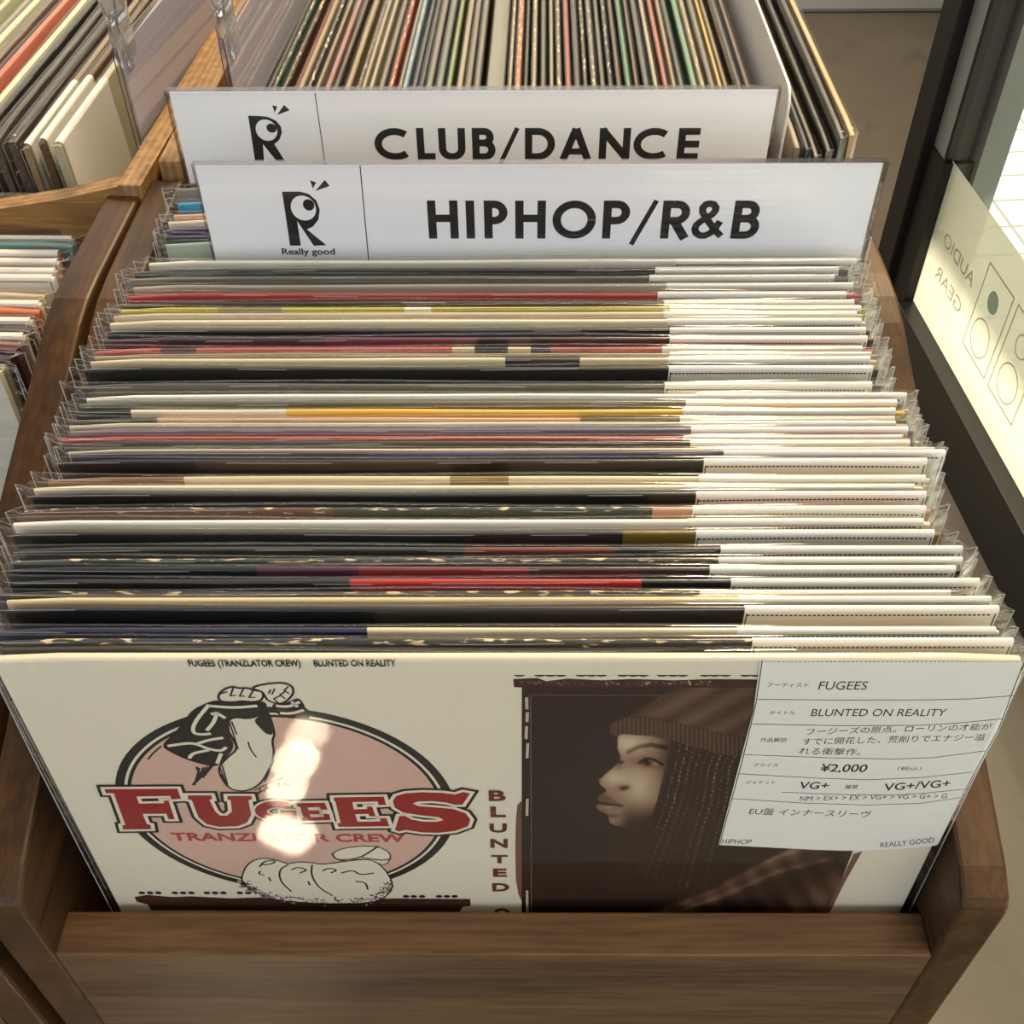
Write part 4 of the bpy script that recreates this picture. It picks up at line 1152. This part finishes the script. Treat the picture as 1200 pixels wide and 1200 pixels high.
# ------------------------------------------------------------------ genre signs
def genre_sign(S, yy, label, sw):
    t = thing('genre_sign', label, 'sign', (0, yy, T), (0, 0, 0), 'genre signs standing among the records')
    (xa, za), (xb, zb) = S['holder']
    xa, xb = xa / 1000, xb / 1000
    zt = (za + zb) / 2000
    # folded clear holder: front leaf, back leaf, rounded top
    m = MB()
    prof = [(-.0016, -.17), (-.0016, zt - .001)] + [(-.0016 * math.cos(a), zt - .001 + .0016 * math.sin(a)) for a in (math.radians(k) for k in (45, 90, 135))] + [(.0016, zt - .001), (.0016, -.17)]
    for a, b in zip(prof[:-1], prof[1:]):
        m.poly([(xa, a[0], a[1]), (xb, a[0], a[1]), (xb, b[0], b[1]), (xa, b[0], b[1])], M_acryl)
    m.build('sign_holder', t, fixn=False)
    m = MB()
    for x in (xa, xb):
        m.box((x - .00025, -.0017, -.17), (x + .00025, .0017, zt), M_acryl_edge)
    m.box((xa, -.0019, zt - .0003), (xb, .0019, zt + .0003), M_acryl_edge)
    m.build('holder_edge', t)
    m = MB()
    def f(k):
        return lambda x, z: (x / 1000, -.0004 - k * .00004, z / 1000)
    pp = S['paper']
    m.box((pp[0][0] / 1000, -.0004, min(pp[2][1], pp[3][1]) / 1000), (pp[1][0] / 1000, .0006, zt - .0012), M_white)
    g = f(1)
    for q in stroke_quads(S['line'], .45):
        m.poly([g(p.x, p.y) for p in q], M_ink)
    m.poly([g(*p) for p in S['R']], M_ink)
    g2 = f(2)
    (cx, cz), (ex, _), (_, ez) = S['eye']
    m.poly([g2(*p) for p in arc(cx, cz, abs(ex - cx), abs(ez - cz), 0, 360, 40)[:-1]], M_white)
    g3 = f(3)
    (cx, cz), (ex, _), (_, ez) = S['pupil']
    m.poly([g3(*p) for p in arc(cx, cz, abs(ex - cx), abs(ez - cz), 0, 360, 30)[:-1]], M_ink)
    for tr in S['tri']:
        m.poly([g(*p) for p in tr], M_ink)
    body, p0, p1, h = S['text']
    put_text(m, body, p0, p1, h * .95, 1.6, M_ink, g, flip=-1)
    for gl, p0, p1, h in S['glyphs']:
        for n_, q in enumerate(glyph(gl, p0[0], p1[0], p0[1], h, sw)):
            gq = f(1 + n_ * .12)
            m.poly([gq(p.x, p.y) for p in q], M_ink)
    m.build('sign_card', t, fixn=False)
    return t
genre_sign(D['signH'], .437, 'white sign card reading HIPHOP/R&B in a clear acrylic holder', 3.7)
genre_sign(D['signC'], .521, 'white sign card reading CLUB/DANCE in a clear acrylic holder', 3.7)

# ------------------------------------------------------------------ plywood crates behind
PT = .0125
def ply_crate(label, x_l, x_r, yfr, dep, rz, ztop, ends, right_h):
    t = thing('plywood_crate', label, 'record crate', (x_l, yfr, T), (0, 0, rz))
    W_ = x_r - x_l
    zb = -.355
    m = MB()
    m.prism([(0, zb), (0, ztop), (dep, ztop), (dep, zb)], 0, 0, PT, M_ply_edge_x, M_ply_face)
    m.build('side_panel', t, bevel=.0006)
    m = MB()
    m.prism([(0, zb), (0, right_h), (.03, right_h), (dep, right_h), (dep, zb)], 0, W_ - PT, W_, M_ply_edge_x, M_ply_face)
    m.build('side_panel', t, bevel=.0006)
    m = MB()
    m.prism([(PT, zb), (PT, ends[0])] + [(PT + (W_ - 2 * PT) * a, z) for a, z in ends[2]] + [(W_ - PT, ends[1]), (W_ - PT, zb)], 1, 0, PT, M_ply_edge_y, M_ply_face)
    m.build('front_panel', t, bevel=.0006)
    m = MB(); m.box((PT, dep - PT, zb), (W_ - PT, dep, ztop - .02), M_ply_face); m.build('back_panel', t)
    m = MB(); m.box((PT, PT, zb), (W_ - PT, dep - PT, zb + PT), M_ply_face); m.build('base', t)
    return t
RZ_L, RZ_R = math.radians(-3.2), math.radians(-1.2)
ply_crate('birch plywood crate of records behind the left walnut rack', -.585, -.1925, .547, .36, RZ_L, -.0185, (-.05, -.0195, [(.12, -.05), (.60, -.049), (.90, -.0285)]), -.0185)
ply_crate('birch plywood crate of records behind the CLUB/DANCE sign', -.1885, .222, .547, .36, RZ_R, -.0165, (-.06, -.17, [(.5, -.06), (.9, -.17)]), -.17)
mb = MB(); mb.box((-.65, .56, .42), (.24, .92, T - .357), M_walnut_x)
st = thing('display_stand', 'plain walnut stand carrying the two plywood crates', 'display stand')
o = mb.build('stand_top', st)
mb = MB(); mb.box((-.63, .58, 0), (.22, .90, .42), M_walnut_x); mb.build('stand_base', st)

# --- records in the crate behind CLUB/DANCE: seen along their top edges
PAL = ['#93866b', '#24211f', '#6d5f4a', '#a3977e', '#2e2925', '#857458', '#55504a', '#1c1b1a', '#8f836a', '#4a3c30', '#9a8a68', '#5e3a30', '#34393d', '#a59b86', '#6a6458', '#232b31', '#74463c', '#8f7c58']
R = random.Random(21)
x = -.162
k = 0
xs_right = []
wide = None
while x < .188:
    th = R.choice([.0020, .0024, .0028, .0032])
    if wide is None and x > -.0135:
        th = .0105
        wide = len(xs_right)
    xs_right.append((x + th / 2, th))
    x += th + R.uniform(.0020, .0034)
div_x = .150
xs_right = [q for q in xs_right if abs(q[0] - div_x) > .0042]
n_left = sum(1 for q in xs_right if q[0] < div_x)
special = {4: '#2f4a40', 6: '#a4473f', 10: '#8c5f55', 17: '#98412f', 19: '#7f97a8', 23: '#5d6660', 24: '#7c8a5a', 30: '#a8603c', 36: '#9c3f35', 43: '#4f7a5c', 47: '#a85a4c', 50: '#5f8468', 53: '#c9a04a'}
for k, (x, th) in enumerate(xs_right):
    fr = (x + .165) / .36
    yaw = math.radians(-3.6 * (1 - fr) ** 1.5 + .2)
    c = special.get(k) or PAL[R.randrange(len(PAL))]
    if k == wide:
        c = '#74756a'
    if x > div_x:
        c = ['#8d8375', '#2c3038', '#554a3c', '#17150f', '#2a2620', '#c5a679', '#b48f60', '#71848c'][min(7, k - n_left)]
        lab = f"{cname(c)} record in the plywood crate, {ordw(k - n_left + 1)} to the right of the white divider"
    else:
        lab = f"{cname(c)} record behind the CLUB/DANCE sign, {ordw(n_left - k)} to the left of the white divider"
    zt = -.022 + R.uniform(-.004, .004)
    if x > .178:
        zt = -.014
    yc = .578 + R.uniform(-.003, .004) + HW + .006
    if x > .13:
        yc = .566 + HW + R.uniform(0, .003)
    tilt = math.radians(R.uniform(-.25, .25))
    add_record(lab, (x + .02 * 0, yc, T + zt - HT), (0, tilt, math.pi / 2 + yaw), th, [(-1, c)], 1 if (R.random() < .3 and k != wide) else 0, 2000 + k, 'records in the plywood crate behind the CLUB/DANCE sign', ear=.004)

# white divider with rounded corners
mb = MB()
pr = [(0, -.30)] + [(0 + .010 * (1 - math.cos(a)), .006 - .010 + .010 * math.sin(a)) for a in (math.radians(q) for q in (0, 22, 45, 67, 90))] + [(.30, .006), (.30, -.30)]
mb.prism(pr, 0, -.0008, .0008, plain('#e4dfd3', .4, .4))
dv = mb.build('crate_divider', bevel=.0003)
dv.location = (div_x + .0006, .579, T)
tag(dv, 'off-white plastic divider with rounded corner among the records of the plywood crate', 'divider')

# --- records in the crate on the far left
LC = [('#8f7f6c', 0), ('#c9c7b0', 0), ('#b9bfa0', 0), ('#9a8f7c', 0), ('#cfd0b2', 0), ('#6c5c52', 0), ('#c4715f', 0), ('#d2d2b4', 0), ('#2b2723', 0), ('#4a443c', 1), ('#3a332c', 0), ('#8d7a5f', 1), ('#5a4026', 0), ('#b7b199', 2)]
dirx, diry = math.sin(-RZ_L), math.cos(RZ_L)
G_L = 'records in the plywood crate behind the left walnut rack'
for k in range(30):
    i = len(LC) - 1 - k
    c, lab = LC[i % len(LC)]
    xx = -.2395 - k * .0098 + (.003 if k > 2 else 0)
    th = .0038 if k % 3 else .0046
    if xx < -.55:
        break
    yst = .566 + HW + .004 + (.004 if k else 0)
    zt = -.0185 - (.003 if k % 4 == 2 else 0)
    tl = math.radians(2.0)
    bx = xx + HW * dirx
    add_record(f"{cname(c)} record in the left plywood crate, {ordw(k + 1)} from its right wall", (bx, yst, T + zt - HT * math.cos(tl)), (-tl, 0, math.pi / 2 + RZ_L), th, [(-1, c)], 0, 3000 + k, G_L,
               card_x=(-HW + .002) if k in (0, 1, 2) else None, card_ht=.062, dashes=False)

# --- clear sign holders seen edge-on, each with a clear clip on top
def edge_holder(label, x, y, rz, z0, z1, ln, with_text=None):
    t = thing('clear_sign_holder', label, 'sign holder', (x, y, T), (0, 0, rz))
    m = MB()
    prof = [(-.0013, z0), (-.0013, z1 - .0014)] + [(-.0014 * math.cos(a), z1 - .0014 + .0014 * math.sin(a)) for a in (math.radians(q) for q in (45, 90, 135))] + [(.0013, z1 - .0014), (.0013, z0)]
    for a, b in zip(prof[:-1], prof[1:]):
        m.poly([(a[0], 0, a[1]), (a[0], ln, a[1]), (b[0], ln, b[1]), (b[0], 0, b[1])], M_acryl)
    m.build('acrylic_leaf', t, fixn=False)
    m = MB()
    for a, b in zip(prof[:-1], prof[1:]):
        d = Vector((b[0] - a[0], b[1] - a[1])).normalized()
        nx_, nz_ = -d.y * .0003, d.x * .0003
        m.faces([(a[0] + nx_, -.0004, a[1] + nz_), (b[0] + nx_, -.0004, b[1] + nz_), (b[0] - nx_, -.0004, b[1] - nz_), (a[0] - nx_, -.0004, a[1] - nz_)], [(0, 1, 2, 3)], plain('#3a2f4a', .3, .5))
    m.box((-.0015, 0, z0 - .0002), (.0015, ln, z0 + .0006), M_acryl_edge)
    m.build('polished_edge', t, fixn=False)
    m = MB()
    m.box((-.0003, .006, z0 + .004), (.0003, ln, z1 - .004), plain('#a9a3ae', .5, .3))
    if with_text:
        vs, fs = text_faces(with_text, 1.2)
        m.faces([(.0005, .012 + .11 * x_, z0 + .012 + .022 * y_) for x_, y_ in vs], fs, M_ink)
    m.build('sign_card', t, fixn=False)
    return t
def clip(label, x, y, z, rz):
    """clear plastic card clip: two prongs gripping the sheet, two flared grips above"""
    t = thing('card_clip', label, 'clip', (x, y, T + z), (0, 0, rz), 'clear clips on the edge-on sign holders')
    mg, nt, N, Lk, b = nm('clear_clip_plastic')
    b.inputs['Base Color'].default_value = (.93, .94, .95, 1)
    b.inputs['Transmission Weight'].default_value = .95
    b.inputs['Roughness'].default_value = .08
    b.inputs['IOR'].default_value = 1.45
    for s, nme in ((-1, 'jaw'), (1, 'jaw')):
        m = MB()
        pr_ = [(s * .0022, -.016), (s * .0038, -.012), (s * .0040, .002), (s * .0026, .010), (s * .0050, .022), (s * .0085, .036), (s * .0068, .037), (s * .0036, .024), (s * .0014, .012), (s * .0022, .0), (s * .0018, -.012)]
        vs, wz = [], []
        n = len(pr_)
        for yv in (0, .016):
            vs += [(p[0], yv * (1 if p[1] > -.006 else .72) + (0 if p[1] > -.006 else .0022), p[1]) for p in pr_]
        m.faces(vs, [(i, (i + 1) % n, n + (i + 1) % n, n + i) for i in range(n)] + [tuple(range(n)), tuple(range(2 * n - 1, n - 1, -1))], mg)
        m.build('jaw', t, bevel=.0007)
    m = MB()
    m.prism([(.0032 * math.cos(a), .011 + .0032 * math.sin(a)) for a in (k * math.pi / 8 for k in range(16))], 1, .002, .014, mg)
    m.build('hinge_ring', t, smooth=False)
    return t
edge_holder('clear acrylic sign holder seen edge-on at the right wall of the left plywood crate', -.2083, .580, math.radians(-5.5), -.0265, .0300, .30)
clip('clear plastic clip on the sign holder of the left plywood crate', -.2083, .5865, .0300, math.radians(-5.5))
edge_holder('clear acrylic sign holder seen edge-on among records behind the CLUB/DANCE sign', -.1545, .592, math.radians(-3.5), -.0300, .0300, .25)
clip('clear plastic clip on the sign holder behind the CLUB/DANCE sign', -.1545, .5985, .0300, math.radians(-3.5))
